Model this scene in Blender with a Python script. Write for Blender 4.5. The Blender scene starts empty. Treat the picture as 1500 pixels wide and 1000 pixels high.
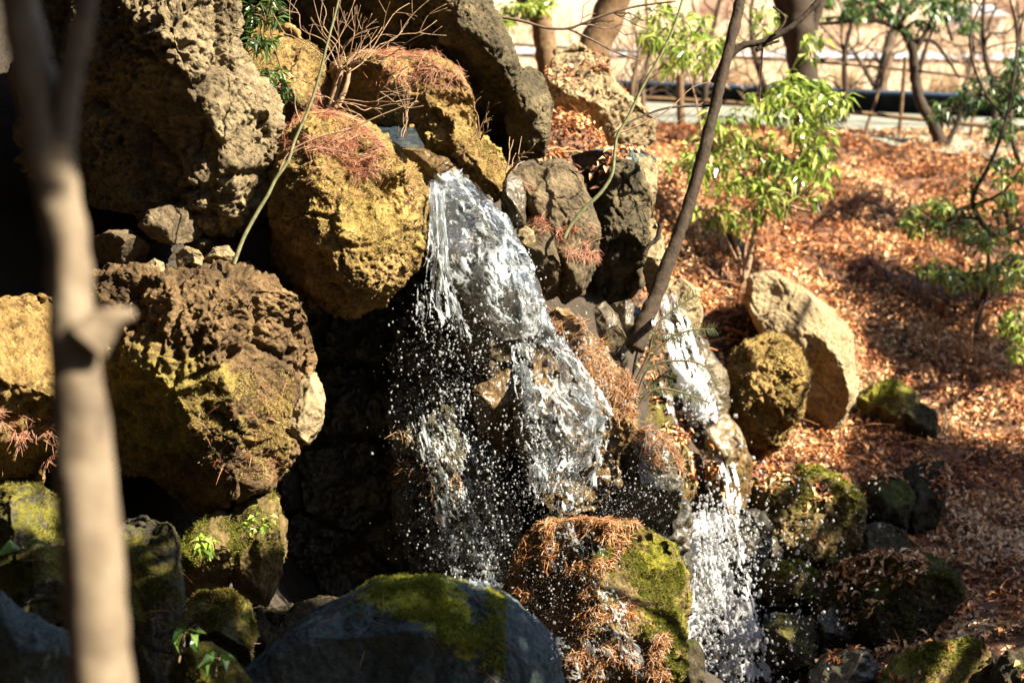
import bpy, bmesh, math, random
import numpy as np
from mathutils import Vector
random.seed(7)
RNG = np.random.default_rng(7)
sc = bpy.context.scene
COL = sc.collection

# ------------------------------------------------------------------ camera, sky, sun, exposure
PITCH = math.radians(-11.0)
FPX = 70.0 / 36.0 * 1500.0
CAMZ = 1.6
cam_d = bpy.data.cameras.new("camera")
cam = bpy.data.objects.new("camera", cam_d)
COL.objects.link(cam)
cam.location = (0, 0, CAMZ)
cam.rotation_euler = (math.pi / 2 + PITCH, 0, 0)
cam_d.lens = 70
cam_d.sensor_width = 36
cam_d.clip_start = 0.05
cam_d.clip_end = 2000
cam_d.dof.use_dof = True
cam_d.dof.focus_distance = 8.05
cam_d.dof.aperture_fstop = 2.7
cam_d.dof.aperture_blades = 0
sc.camera = cam

SUN_EL = math.radians(43)
SUN_AZ = math.radians(-20)           # from +X towards the camera (-Y)
SUN_L = np.array([math.cos(SUN_EL) * math.cos(SUN_AZ), math.cos(SUN_EL) * math.sin(SUN_AZ), math.sin(SUN_EL)])
world = bpy.data.worlds.new("World")
sc.world = world
world.use_nodes = True
wn = world.node_tree
sky = wn.nodes.new("ShaderNodeTexSky")
sky.sky_type = 'NISHITA'
sky.sun_disc = False
sky.sun_elevation = SUN_EL
sky.sun_rotation = math.atan2(SUN_L[0], SUN_L[1])
bgn = wn.nodes["Background"]
wn.links.new(sky.outputs[0], bgn.inputs[0])
bgn.inputs[1].default_value = 0.05
sun_d = bpy.data.lights.new("sun", 'SUN')
sun_d.energy = 5.0
sun_d.angle = math.radians(0.5)
sun_d.color = (1.0, 0.87, 0.66)
sun = bpy.data.objects.new("sun", sun_d)
COL.objects.link(sun)
sun.rotation_euler = Vector(SUN_L).to_track_quat('Z', 'Y').to_euler()
sc.view_settings.view_transform = 'Standard'
sc.view_settings.look = 'None'
sc.view_settings.gamma = 1
sc.view_settings.exposure = 2.4
sc.cycles.max_bounces = 6
sc.cycles.diffuse_bounces = 1
sc.cycles.glossy_bounces = 3
sc.cycles.transmission_bounces = 5
sc.cycles.transparent_max_bounces = 12
sc.cycles.caustics_reflective = False
sc.cycles.caustics_refractive = False
sc.cycles.sample_clamp_indirect = 4
sc.cycles.use_denoising = True

# ------------------------------------------------------------------ numeric helpers
CP, SP = math.cos(PITCH), math.sin(PITCH)

def P(px, py, d):
    """point of the place seen at photo pixel (px,py), d metres along the camera axis"""
    px, py, d = np.broadcast_arrays(np.asarray(px, float), np.asarray(py, float), np.asarray(d, float))
    X = (px - 750) / FPX * d
    U = (500 - py) / FPX * d
    return np.stack([X, d * CP - U * SP, CAMZ + d * SP + U * CP], -1)

def proj(v):
    v = np.asarray(v, float)
    y, z = v[..., 1], v[..., 2] - CAMZ
    d = y * CP + z * SP
    U = -y * SP + z * CP
    return 750 + v[..., 0] / d * FPX, 500 - U / d * FPX, d

_G = np.random.default_rng(11).normal(size=(4096, 3)).astype(np.float32)
_G /= np.linalg.norm(_G, axis=1)[:, None]

def _h(ix, iy, iz, s=0):
    h = (ix.astype(np.int64) * 374761393 + iy.astype(np.int64) * 668265263 + iz.astype(np.int64) * 2147483647 + s * 1274126177) & 0xFFFFFFFF
    h = ((h ^ (h >> 13)) * 1274126177) & 0xFFFFFFFF
    return h ^ (h >> 16)

def perlin(p, s=0):
    p = np.asarray(p, float)
    i = np.floor(p).astype(np.int64)
    f = p - i
    u = f * f * f * (f * (f * 6 - 15) + 10)
    out = 0
    for a in (0, 1):
        for b in (0, 1):
            for c in (0, 1):
                g = _G[_h(i[:, 0] + a, i[:, 1] + b, i[:, 2] + c, s) & 4095]
                w = (u[:, 0] if a else 1 - u[:, 0]) * (u[:, 1] if b else 1 - u[:, 1]) * (u[:, 2] if c else 1 - u[:, 2])
                out = out + w * (g[:, 0] * (f[:, 0] - a) + g[:, 1] * (f[:, 1] - b) + g[:, 2] * (f[:, 2] - c))
    return out * 1.5

def fbm(p, n=4, s=0, gain=0.5, ridged=False):
    t, a = 0, 1.0
    p = np.asarray(p, float)
    for k in range(n):
        v = perlin(p, s + k * 17)
        if ridged:
            v = 0.5 - np.abs(v) * 1.6
        t = t + a * v
        a *= gain
        p = p * 2.03 + 5.1
    return t

def worley(p, s=0):
    p = np.asarray(p, float)
    i = np.floor(p).astype(np.int64)
    f1 = np.full(len(p), 9.0)
    f2 = np.full(len(p), 9.0)
    for a in (-1, 0, 1):
        for b in (-1, 0, 1):
            for c in (-1, 0, 1):
                g = _G[_h(i[:, 0] + a, i[:, 1] + b, i[:, 2] + c, s + 91) & 4095]
                q = np.stack([i[:, 0] + a, i[:, 1] + b, i[:, 2] + c], 1) + 0.5 + 0.48 * g
                d = np.sqrt(((q - p) ** 2).sum(1))
                n1 = np.minimum(f1, d)
                f2 = np.minimum(f2, np.maximum(f1, d))
                f1 = n1
    return f1, f2

def sstep(a, b, x):
    t = np.clip((np.asarray(x) - a) / (b - a), 0, 1)
    return t * t * (3 - 2 * t)

def mesh_from(name, V, F, smooth=True):
    """V (n,3); F (m,3|4) index array"""
    me = bpy.data.meshes.new(name)
    V = np.asarray(V, np.float32)
    F = np.asarray(F, np.int32)
    k = F.shape[1]
    me.vertices.add(len(V))
    me.vertices.foreach_set('co', V.ravel())
    me.loops.add(F.size)
    me.loops.foreach_set('vertex_index', F.ravel())
    me.polygons.add(len(F))
    me.polygons.foreach_set('loop_start', np.arange(0, F.size, k, dtype=np.int32))
    me.polygons.foreach_set('use_smooth', np.full(len(F), smooth))
    me.update(calc_edges=True)
    me.validate()
    return me

def link(name, me, mat, parent=None):
    o = bpy.data.objects.new(name, me)
    COL.objects.link(o)
    if mat and me:
        me.materials.append(mat)
    if parent:
        o.parent = parent
        o.matrix_parent_inverse = parent.matrix_world.inverted()
    return o

def tag(o, label=None, cat=None, group=None, kind=None):
    if label: o['label'] = label
    if cat: o['category'] = cat
    if group: o['group'] = group
    if kind: o['kind'] = kind
    return o

def empty(name, loc):
    o = bpy.data.objects.new(name, None)
    o.location = Vector([float(c) for c in loc])
    o.empty_display_size = 0.1
    COL.objects.link(o)
    bpy.context.view_layer.update()
    return o

def attr(me, name, vals):
    a = me.attributes.new(name, 'FLOAT', 'POINT')
    a.data.foreach_set('value', np.asarray(vals, np.float32))

# ------------------------------------------------------------------ materials
def newmat(name):
    m = bpy.data.materials.new(name)
    m.use_nodes = True
    nt = m.node_tree
    b = nt.nodes['Principled BSDF']
    return m, nt, b

def nd(nt, t, **kw):
    n = nt.nodes.new(t)
    for k, v in kw.items():
        if k.startswith('i_'):
            key = k[2:]
            key = int(key) if key.isdigit() else key.replace('_', ' ')
            n.inputs[key].default_value = v
        else:
            setattr(n, k, v)
    return n

def ramp(nt, src, stops):
    r = nt.nodes.new('ShaderNodeValToRGB')
    el = r.color_ramp.elements
    while len(el) < len(stops):
        el.new(0.5)
    for e, (p, c) in zip(el, stops):
        e.position = p
        e.color = (*c, 1) if len(c) == 3 else c
    nt.links.new(src, r.inputs[0])
    return r.outputs[0]

def mixc(nt, f, a, b, mode='MIX'):
    m = nt.nodes.new('ShaderNodeMix')
    m.data_type = 'RGBA'
    m.blend_type = mode
    for s, v in ((m.inputs['Factor'], f), (m.inputs['A'], a), (m.inputs['B'], b)):
        if hasattr(v, 'is_linked'):
            nt.links.new(v, s)
        elif isinstance(v, (int, float)):
            s.default_value = v
        else:
            s.default_value = (*v, 1)
    return m.outputs['Result']

def math_(nt, op, a, b=0.0, clamp=False):
    m = nt.nodes.new('ShaderNodeMath')
    m.operation = op
    m.use_clamp = clamp
    for s, v in ((m.inputs[0], a), (m.inputs[1], b)):
        if hasattr(v, 'is_linked'):
            nt.links.new(v, s)
        else:
            s.default_value = v
    return m.outputs[0]

def rock_mat(name, dark, mid, light, moss=None, moss2=None, rough=0.9, bump=0.012, pit=0.5, wet=0.0, speck=0.0, fine=70):
    m, nt, b = newmat(name)
    L = nt.links
    pos = nd(nt, 'ShaderNodeNewGeometry').outputs['Position']
    def noise(scale, detail=6, rough_=0.6, dist=0.0):
        n = nd(nt, 'ShaderNodeTexNoise', i_Scale=scale, i_Detail=detail, i_Roughness=rough_, i_Distortion=dist)
        L.new(pos, n.inputs['Vector'])
        return n.outputs[0]
    n1 = noise(4.5, 8, 0.68, 0.6)
    base = ramp(nt, n1, [(0.30, dark), (0.5, mid), (0.70, light)])
    n2 = noise(fine * 0.6, 8, 0.75)
    base = mixc(nt, 0.75, base, ramp(nt, n2, [(0.34, (0.16, 0.16, 0.17)), (0.50, (0.9, 0.9, 0.88)), (0.64, (1.55, 1.5, 1.42))]), 'MULTIPLY')
    vor = nd(nt, 'ShaderNodeTexVoronoi', i_Scale=fine * 0.8)
    L.new(pos, vor.inputs['Vector'])
    pits = nd(nt, 'ShaderNodeMapRange', i_1=0.0, i_2=0.38)
    L.new(vor.outputs['Distance'], pits.inputs[0])
    if speck:
        sp = ramp(nt, noise(11, 5, 0.7), [(0.60, (0, 0, 0)), (0.68, (1, 1, 1))])
        base = mixc(nt, math_(nt, 'MULTIPLY', sp, speck), base, (0.55, 0.54, 0.46))
    hmix = math_(nt, 'ADD', math_(nt, 'MULTIPLY', noise(fine, 8, 0.7), 1.0), math_(nt, 'MULTIPLY', pits.outputs[0], pit * 0.35))
    if 'blue' not in name:
        base = mixc(nt, 1.0, base, (1.08, 0.97, 0.80), 'MULTIPLY')
    if moss:
        at = nd(nt, 'ShaderNodeAttribute', attribute_name='m').outputs['Fac']
        mn = noise(22, 8, 0.72)
        f = math_(nt, 'ADD', at, math_(nt, 'MULTIPLY', math_(nt, 'SUBTRACT', mn, 0.5), 1.6))
        mf = nd(nt, 'ShaderNodeMapRange', i_1=0.38, i_2=0.62)
        L.new(f, mf.inputs[0])
        mc = mixc(nt, ramp(nt, noise(9, 6, 0.7), [(0.35, (0, 0, 0)), (0.65, (1, 1, 1))]), moss, moss2 or moss)
        mc = mixc(nt, 0.8, mc, ramp(nt, noise(160, 4, 0.8), [(0.36, (0.25, 0.25, 0.22)), (0.62, (1.5, 1.5, 1.4))]), 'MULTIPLY')
        base = mixc(nt, mf.outputs[0], base, mc)
        hmix = math_(nt, 'ADD', hmix, math_(nt, 'MULTIPLY', math_(nt, 'MULTIPLY', noise(190, 3, 0.9), mf.outputs[0]), 0.7))
    L.new(base, b.inputs['Base Color'])
    bp = nd(nt, 'ShaderNodeBump', i_Distance=bump, i_Strength=1.0)
    L.new(hmix, bp.inputs['Height'])
    L.new(bp.outputs[0], b.inputs['Normal'])
    if wet:
        b.inputs['Coat Weight'].default_value = wet
        b.inputs['Coat Roughness'].default_value = 0.12
        wb = nd(nt, 'ShaderNodeBump', i_Distance=0.006, i_Strength=1.0)
        L.new(noise(60, 4, 0.6), wb.inputs['Height'])
        L.new(wb.outputs[0], b.inputs['Coat Normal'])
    b.inputs['Roughness'].default_value = rough
    b.inputs['Specular IOR Level'].default_value = 0.25
    return m

def simple_mat(name, c1, c2, scale=30, rough=0.8, bump=0.0, spec=0.3, trans=0.0, c3=None):
    m, nt, b = newmat(name)
    L = nt.links
    pos = nd(nt, 'ShaderNodeNewGeometry').outputs['Position']
    n = nd(nt, 'ShaderNodeTexNoise', i_Scale=scale, i_Detail=6, i_Roughness=0.65)
    L.new(pos, n.inputs['Vector'])
    st = [(0.33, c1), (0.66, c2)] if c3 is None else [(0.3, c1), (0.5, c2), (0.7, c3)]
    col = ramp(nt, n.outputs[0], st)
    L.new(col, b.inputs['Base Color'])
    b.inputs['Roughness'].default_value = rough
    b.inputs['Specular IOR Level'].default_value = spec
    if bump:
        bp = nd(nt, 'ShaderNodeBump', i_Distance=bump, i_Strength=1.0)
        L.new(n.outputs[0], bp.inputs['Height'])
        L.new(bp.outputs[0], b.inputs['Normal'])
    if trans:
        t = nd(nt, 'ShaderNodeBsdfTranslucent')
        L.new(col, t.inputs[0])
        mx = nd(nt, 'ShaderNodeMixShader', i_0=trans)
        L.new(b.outputs[0], mx.inputs[1])
        L.new(t.outputs[0], mx.inputs[2])
        L.new(mx.outputs[0], nt.nodes['Material Output'].inputs[0])
    return m

def leafy_mat(name, stops, rough=0.35, trans=0.35, spec=0.5):
    """one colour per leaf through the 'r' attribute"""
    m, nt, b = newmat(name)
    L = nt.links
    a = nd(nt, 'ShaderNodeAttribute', attribute_name='r').outputs['Fac']
    col = ramp(nt, a, stops)
    L.new(col, b.inputs['Base Color'])
    b.inputs['Roughness'].default_value = rough
    b.inputs['Specular IOR Level'].default_value = spec
    if trans:
        t = nd(nt, 'ShaderNodeBsdfTranslucent')
        L.new(col, t.inputs[0])
        mx = nd(nt, 'ShaderNodeMixShader', i_0=trans)
        L.new(b.outputs[0], mx.inputs[1])
        L.new(t.outputs[0], mx.inputs[2])
        L.new(mx.outputs[0], nt.nodes['Material Output'].inputs[0])
    return m

M = {}
OCH, OCH2 = (0.46, 0.345, 0.13), (0.25, 0.19, 0.055)
GRN, GRN2 = (0.17, 0.19, 0.025), (0.10, 0.13, 0.015)
M['grey'] = rock_mat('grey_pitted_rock', (0.065, 0.056, 0.040), (0.158, 0.137, 0.097), (0.259, 0.230, 0.169), (0.231, 0.189, 0.056), (0.182, 0.161, 0.056), bump=0.02, pit=1.3, fine=55)
M['ochre'] = rock_mat('ochre_mossy_rock', (0.085, 0.060, 0.025), (0.212, 0.153, 0.068), (0.340, 0.264, 0.136), OCH, (0.243, 0.162, 0.036), bump=0.018, pit=0.9)
M['brown'] = rock_mat('purple_brown_rock', (0.031, 0.022, 0.014), (0.105, 0.074, 0.043), (0.198, 0.146, 0.087), (0.361, 0.275, 0.076), (0.209, 0.171, 0.048), bump=0.018, pit=0.8)
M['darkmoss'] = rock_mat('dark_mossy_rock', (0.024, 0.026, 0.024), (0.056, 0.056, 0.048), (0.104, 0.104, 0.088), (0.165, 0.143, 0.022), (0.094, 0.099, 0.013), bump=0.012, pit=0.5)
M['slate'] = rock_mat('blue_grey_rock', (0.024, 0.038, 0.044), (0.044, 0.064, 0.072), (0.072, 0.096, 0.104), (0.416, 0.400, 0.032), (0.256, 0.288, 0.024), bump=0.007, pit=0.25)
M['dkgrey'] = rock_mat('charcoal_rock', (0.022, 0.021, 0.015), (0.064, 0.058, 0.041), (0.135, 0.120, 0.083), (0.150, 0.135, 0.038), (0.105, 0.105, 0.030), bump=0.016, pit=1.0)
M['pale'] = rock_mat('pale_rock', (0.099, 0.084, 0.056), (0.205, 0.177, 0.124), (0.285, 0.254, 0.186), (0.210, 0.203, 0.042), (0.154, 0.154, 0.035), bump=0.010, pit=0.6)
M['slab'] = rock_mat('grey_brown_slab', (0.030, 0.025, 0.018), (0.078, 0.066, 0.048), (0.156, 0.135, 0.099), (0.120, 0.102, 0.024), (0.078, 0.078, 0.018), bump=0.010, pit=0.6)
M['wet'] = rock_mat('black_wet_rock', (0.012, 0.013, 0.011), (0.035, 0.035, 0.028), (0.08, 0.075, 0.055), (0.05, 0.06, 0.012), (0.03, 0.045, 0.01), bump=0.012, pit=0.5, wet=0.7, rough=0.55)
M['wetbrown'] = rock_mat('brown_wet_rock', (0.038, 0.026, 0.011), (0.098, 0.064, 0.022), (0.180, 0.128, 0.053), (0.090, 0.090, 0.015), (0.060, 0.068, 0.015), bump=0.012, pit=0.4, wet=0.8, rough=0.5)
M['wetgrey'] = rock_mat('grey_wet_rock', (0.021, 0.019, 0.014), (0.063, 0.055, 0.036), (0.140, 0.122, 0.084), (0.098, 0.098, 0.021), (0.070, 0.077, 0.014), bump=0.012, pit=0.4, wet=0.8, rough=0.5)
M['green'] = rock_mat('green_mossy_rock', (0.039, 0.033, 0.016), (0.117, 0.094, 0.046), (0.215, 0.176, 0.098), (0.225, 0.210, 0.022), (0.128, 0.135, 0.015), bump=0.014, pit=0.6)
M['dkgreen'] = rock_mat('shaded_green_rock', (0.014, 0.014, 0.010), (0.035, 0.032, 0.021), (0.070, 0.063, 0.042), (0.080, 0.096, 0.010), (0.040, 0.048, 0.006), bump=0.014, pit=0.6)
M['bark_pale'] = simple_mat('pale_smooth_bark', (0.035, 0.026, 0.019), (0.12, 0.092, 0.062), 9, 0.8, 0.006, c3=(0.17, 0.14, 0.10))
M['bark_dark'] = simple_mat('dark_brown_bark', (0.014, 0.009, 0.006), (0.045, 0.030, 0.018), 40, 0.85, 0.006)
M['bark_mid'] = simple_mat('brown_bark', (0.06, 0.035, 0.018), (0.16, 0.10, 0.05), 30, 0.85, 0.006)
M['stem_green'] = simple_mat('green_stem_bark', (0.08, 0.09, 0.045), (0.19, 0.19, 0.10), 50, 0.6)
M['twig'] = simple_mat('pale_dry_twig', (0.13, 0.075, 0.045), (0.32, 0.22, 0.14), 40, 0.8)
M['twig_dark'] = simple_mat('dark_dry_twig', (0.05, 0.035, 0.025), (0.13, 0.09, 0.06), 40, 0.8)
M['needle'] = leafy_mat('dry_pine_needles', [(0, (0.10, 0.028, 0.014)), (0.4, (0.28, 0.09, 0.045)), (0.75, (0.42, 0.19, 0.11)), (1, (0.52, 0.34, 0.21))], 0.45, 0.15, 0.5)
M['needle_wet'] = leafy_mat('wet_orange_needles', [(0, (0.07, 0.02, 0.006)), (0.4, (0.24, 0.09, 0.025)), (0.75, (0.42, 0.20, 0.07)), (1, (0.52, 0.34, 0.16))], 0.3, 0.1, 0.6)
M['litter'] = leafy_mat('fallen_leaves', [(0, (0.05, 0.016, 0.007)), (0.35, (0.31, 0.105, 0.034)), (0.7, (0.62, 0.31, 0.13)), (1, (0.80, 0.58, 0.36))], 0.6, 0.1, 0.3)
M['leaf'] = leafy_mat('bright_green_leaves', [(0, (0.06, 0.11, 0.015)), (0.35, (0.17, 0.26, 0.03)), (0.7, (0.33, 0.42, 0.07)), (1, (0.55, 0.58, 0.20))], 0.24, 0.4, 0.9)
M['leaf_mid'] = leafy_mat('mid_green_leaves', [(0, (0.03, 0.07, 0.012)), (0.5, (0.11, 0.18, 0.025)), (1, (0.34, 0.40, 0.08))], 0.3, 0.35, 0.6)
M['leaf_canopy'] = leafy_mat('added_canopy_leaves', [(0, (0.006, 0.012, 0.004)), (1, (0.02, 0.035, 0.01))], 0.7, 0.0, 0.1)
M['leaf_dark'] = leafy_mat('dark_green_leaves', [(0, (0.015, 0.04, 0.012)), (0.6, (0.04, 0.09, 0.02)), (1, (0.12, 0.20, 0.03))], 0.35, 0.3, 0.5)
M['soil'] = simple_mat('dark_damp_soil', (0.02, 0.014, 0.01), (0.055, 0.04, 0.028), 12, 0.9, 0.03)

# ------------------------------------------------------------------ boulders
_ico = {}
def ico(level):
    if level not in _ico:
        bm = bmesh.new()
        bmesh.ops.create_icosphere(bm, subdivisions=level, radius=1.0)
        V = np.array([v.co[:] for v in bm.verts])
        F = np.array([[v.index for v in f.verts] for f in bm.faces])
        bm.free()
        _ico[level] = (V, F)
    return _ico[level]

def vnormals(V, F):
    a, b, c = V[F[:, 0]], V[F[:, 1]], V[F[:, 2]]
    n = np.cross(b - a, c - a)
    out = np.zeros_like(V)
    for k in range(3):
        for j in range(3):
            out[:, j] += np.bincount(F[:, k], n[:, j], minlength=len(V))
    out /= np.linalg.norm(out, axis=1)[:, None] + 1e-12
    return out

ROCKS = {}
ZC = 4
ZB = np.full((1000 // ZC + 2, 1500 // ZC + 2), 99.0)

def boulder(key, outline, d, front, back, mat, label, level=6, facets=(), lump=0.10, mid=1.0, pits=1.0, crack=0.5, flat=0.7,
            moss=(-0.2, 0.5, 0.35), spots=(), seed=0, nf=6, soft=0.025, name='boulder', group='boulders along the waterfall bank', cat='boulder', center=None, parent=None):
    seed = seed or (sum(ord(c) * (i + 3) for i, c in enumerate(key)) % 997)
    S0, F = ico(level)
    O = np.array(outline, float)
    if center is None:
        x, y = O[:, 0], O[:, 1]
        x2, y2 = np.roll(x, -1), np.roll(y, -1)
        cr = x * y2 - x2 * y
        A = cr.sum() / 2
        cx, cy = ((x + x2) * cr).sum() / (6 * A), ((y + y2) * cr).sum() / (6 * A)
    else:
        cx, cy = center
    # radius of the outline as a function of the angle
    Q = np.vstack([O, O[:1]])
    t = np.linspace(0, 1, 24)[:-1]
    pts = np.concatenate([Q[i] + (Q[i + 1] - Q[i]) * t[:, None] for i in range(len(O))])
    th = np.arctan2(-(pts[:, 1] - cy), pts[:, 0] - cx)
    rr = np.hypot(pts[:, 0] - cx, pts[:, 1] - cy)
    o = np.argsort(th)
    th, rr = th[o], rr[o]
    grid = np.linspace(-np.pi, np.pi, 721)
    R = np.interp(grid, np.concatenate([th - 2 * np.pi, th, th + 2 * np.pi]), np.tile(rr, 3))
    ker = np.hanning(13); ker /= ker.sum()
    R = np.convolve(np.concatenate([R[-7:-1], R, R[1:7]]), ker, 'same')[6:-6]
    rho = np.hypot(S0[:, 0], S0[:, 2])
    tt = np.arctan2(S0[:, 2], S0[:, 0])
    rad = np.interp(tt, grid, R)
    g = rho ** 0.9
    px = cx + np.cos(tt) * rad * g
    py = cy - np.sin(tt) * rad * g
    c = -S0[:, 1]                                  # +1 nearest the camera
    yy = np.where(c > 0, -front * np.abs(c) ** flat, back * np.abs(c) ** 0.8)
    s = d / FPX
    size = math.sqrt(rad.mean() ** 2) * s
    # broad random facets make it angular
    q = np.stack([px * s, yy, py * s], 1)
    fr = np.random.default_rng(seed)
    fl = [(f, 0.04) for f in facets]
    for _ in range(nf):
        an, sl = fr.uniform(0, 2 * np.pi), fr.uniform(.4, 1.2) * front / max(size, .02)
        fl.append(((cx, cy, fr.uniform(.84, 1.12), sl * np.cos(an), sl * np.sin(an)), soft))
    for (fx, fy, off, a, b), kk in fl:
        yp = -off * front + a * (px - fx) * s + b * (fy - py) * s
        yp = yp + 0.12 * front * perlin(np.stack([px, py, 0 * px], 1) * (1.6 * s / max(size, .02)) + off * 9 + a, 3)
        k = np.maximum(kk * front, 1e-4)
        h = np.clip(0.5 + 0.5 * (yp - yy) / (k * 4), 0, 1)
        ny = yy * (1 - h) + yp * h + k * 4 * h * (1 - h) * 0.5
        yy = np.maximum(yy, np.minimum(ny, back * 0.7))
    V = P(px, py, d + yy)
    N = vnormals(V, F)
    if (N * (V - V.mean(0))).sum() < 0:
        F = F[:, ::-1]
        N = -N
    for _ in range(14):
        A = np.zeros_like(N)
        for k in range(3):
            fsum = N[F[:, (k + 1) % 3]] + N[F[:, (k + 2) % 3]]
            for j in range(3):
                A[:, j] += np.bincount(F[:, k], fsum[:, j], minlength=len(N))
        N = A / (np.linalg.norm(A, axis=1)[:, None] + 1e-12)
    off = seed * 3.17
    p = V + off
    warp = np.stack([perlin(p * 2.2, 1), perlin(p * 2.2, 2), perlin(p * 2.2, 3)], 1)
    D = size * lump * fbm(p * (0.9 / size), 4, seed)
    D = D + size * lump * 0.5 * (fbm(p * (2.2 / size) + warp * .5, 3, seed + 3, ridged=True) - 0.5)
    f1, f2 = worley((p + 0.06 * warp) * (1.5 / size), seed)
    D = D - crack * 0.05 * size * (1 - sstep(0, 0.10, f2 - f1))
    mm = mid * min(1.0, size / 0.3)
    D = D + 0.014 * mm * (fbm(p * 6.5 + warp, 5, seed + 5, 0.55, True) - 0.5)
    msk = sstep(-0.25, 0.3, perlin(p * 3.1, seed + 8))
    f1, _ = worley((p + 0.03 * warp) * 15, seed + 2)
    D = D - pits * mm * 0.020 * msk * (1 - sstep(0.10, 0.5, f1))
    f1, _ = worley((p + 0.02 * warp) * 36, seed + 4)
    D = D - pits * mm * 0.008 * (0.4 + msk) * (1 - sstep(0.1, 0.45, f1))
    if level >= 7:
        D = D + 0.006 * mm * fbm(p * 40, 3, seed + 6, 0.6)
    V = V + N * D[:, None]
    N = vnormals(V, F)
    m0, mz, mnz = moss
    mo = m0 + mz * N[:, 2] + mnz * fbm(V * 3.0 + off, 3, seed + 9)
    sx, sy, sd = proj(V)
    for (ax, ay, ar, w) in spots:
        mo = mo + w * np.exp(-(((sx - ax) / ar) ** 2 + ((sy - ay) / ar) ** 2))
    me = mesh_from(name, V, F)
    attr(me, 'm', mo)
    ob = link(name, me, M[mat], parent)
    if parent is None:
        tag(ob, label, cat, group)
    vd = V - np.array([0, 0, CAMZ])
    vis = (N * vd).sum(1) < 0
    ROCKS[key] = dict(V=V, N=N, px=sx, py=sy, d=sd, vis=vis, ob=ob)
    ix, iy = (sx / ZC).astype(int), (sy / ZC).astype(int)
    ok = (ix >= 0) & (iy >= 0) & (ix < ZB.shape[1]) & (iy < ZB.shape[0])
    np.minimum.at(ZB, (iy[ok], ix[ok]), sd[ok])
    return ob

def zdepth(px, py, default=8.5):
    ix = np.clip((np.asarray(px) / ZC).astype(int), 0, ZB.shape[1] - 1)
    iy = np.clip((np.asarray(py) / ZC).astype(int), 0, ZB.shape[0] - 1)
    z = ZB[iy, ix]
    return np.where(z > 90, default, z)

B = boulder
# upper left
B('giant', [(150, -190), (340, -180), (368, -60), (364, 20), (358, 60), (364, 92), (392, 140), (406, 180), (409, 255), (396, 305), (372, 337), (330, 347), (270, 340), (200, 322), (130, 300), (60, 250), (20, 120), (40, -80)],
  8.15, 0.75, 0.9, 'grey', 'huge pitted grey boulder filling the upper left corner, sunlit down its right side', 8,
  facets=[(290, 90, 0.80, 0.42, 0.10), (285, 130, 0.80, -0.85, -0.42), (345, 300, 0.45, 0.1, -0.5)], lump=0.10, mid=1.7, pits=1.9, crack=0.9,
  moss=(-0.35, 0.1, 0.35), spots=[(255, 85, 55, 0.55)], center=(230, 80))
B('left', [(146, 400), (200, 386), (262, 392), (330, 376), (368, 386), (405, 408), (442, 432), (456, 470), (466, 522), (456, 582), (444, 632), (424, 680), (385, 716), (340, 745), (300, 765), (262, 742), (215, 700), (170, 686), (110, 680), (70, 600), (66, 450), (100, 405)],
  7.75, 0.55, 0.8, 'brown', 'broad craggy brown boulder with yellow moss low on its left, below the stacked stones', 8,
  nf=4, facets=[(250, 560, 0.93, 0.14, 0.12), (400, 480, 0.78, 0.40, 0.10), (390, 700, 0.58, 0.3, -0.5), (180, 700, 0.75, 0.1, -0.1)], lump=0.09, mid=1.5, pits=0.9, crack=0.9,
  moss=(-0.15, 0.25, 0.4), spots=[(210, 610, 110, 0.9), (190, 660, 80, 0.4), (330, 560, 35, 0.4), (350, 640, 60, 0.5), (110, 520, 60, .4), (250, 420, 70, -0.4), (420, 500, 60, -0.3)])
B('yellow', [(392, 262), (405, 215), (440, 172), (495, 172), (548, 188), (592, 214), (616, 246), (629, 300), (626, 352), (606, 398), (575, 430), (552, 446), (524, 466), (498, 464), (455, 452), (420, 420), (394, 380), (384, 320)],
  8.1, 0.55, 0.6, 'ochre', 'rounded golden yellow mossy boulder left of the waterfall crest', 8,
  nf=0, facets=[(540, 300, 0.95, 0.2, 0.3), (510, 225, 0.78, 0.1, 0.9), (440, 365, 0.80, -0.5, -0.6), (540, 415, 0.85, 0.0, -0.35), (590, 330, 0.7, 0.7, 0.1)], lump=0.12, mid=1.4, pits=0.65, crack=0.8,
  moss=(0.2, 0.3, 0.3), spots=[(560, 300, 60, 0.5), (450, 290, 40, 0.4), (540, 440, 40, -0.5)])
B('palechip', [(446, 548), (464, 544), (476, 580), (473, 622), (452, 652), (424, 648), (408, 622), (428, 584)], 7.72, 0.16, 0.3, 'pale',
  'small cream pitted stone wedged at the right end of the craggy brown boulder', 6, lump=0.10, pits=1.6, moss=(-1, 0, 0), facets=[(450, 590, .8, .3, .1)])
B('leftedge', [(-80, 440), (30, 428), (75, 436), (105, 470), (112, 560), (92, 640), (60, 712), (0, 724), (-80, 700)], 7.35, 0.4, 0.6, 'ochre',
  'dull yellow mossy boulder at the left edge behind the slender foreground trunk', 7, lump=0.12, mid=1.5, pits=1.1, moss=(0.15, 0.3, 0.5), facets=[(60, 680, .6, 0, -.7)])
B('rearleft', [(362, 62), (384, 28), (428, 42), (470, 78), (492, 140), (482, 190), (430, 196), (388, 176), (368, 120)], 8.95, 0.3, 0.5, 'ochre',
  'moss and lichen covered rock behind the dry twiggy shrub', 7, lump=0.1, pits=0.8, moss=(0.0, 0.3, 0.4))
B('reartop', [(482, 98), (522, 78), (582, 72), (640, 79), (672, 95), (692, 130), (702, 168), (692, 206), (640, 208), (585, 196), (535, 180), (498, 162)], 9.0, 0.35, 0.5, 'ochre',
  'flat topped mossy rock strewn with red needles above the stream', 7, facets=[(600, 140, .85, .2, .2), (530, 160, .5, -.3, -.7)], lump=0.08, pits=1.2, mid=1.2, moss=(0.05, 0.35, 0.4))
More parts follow.
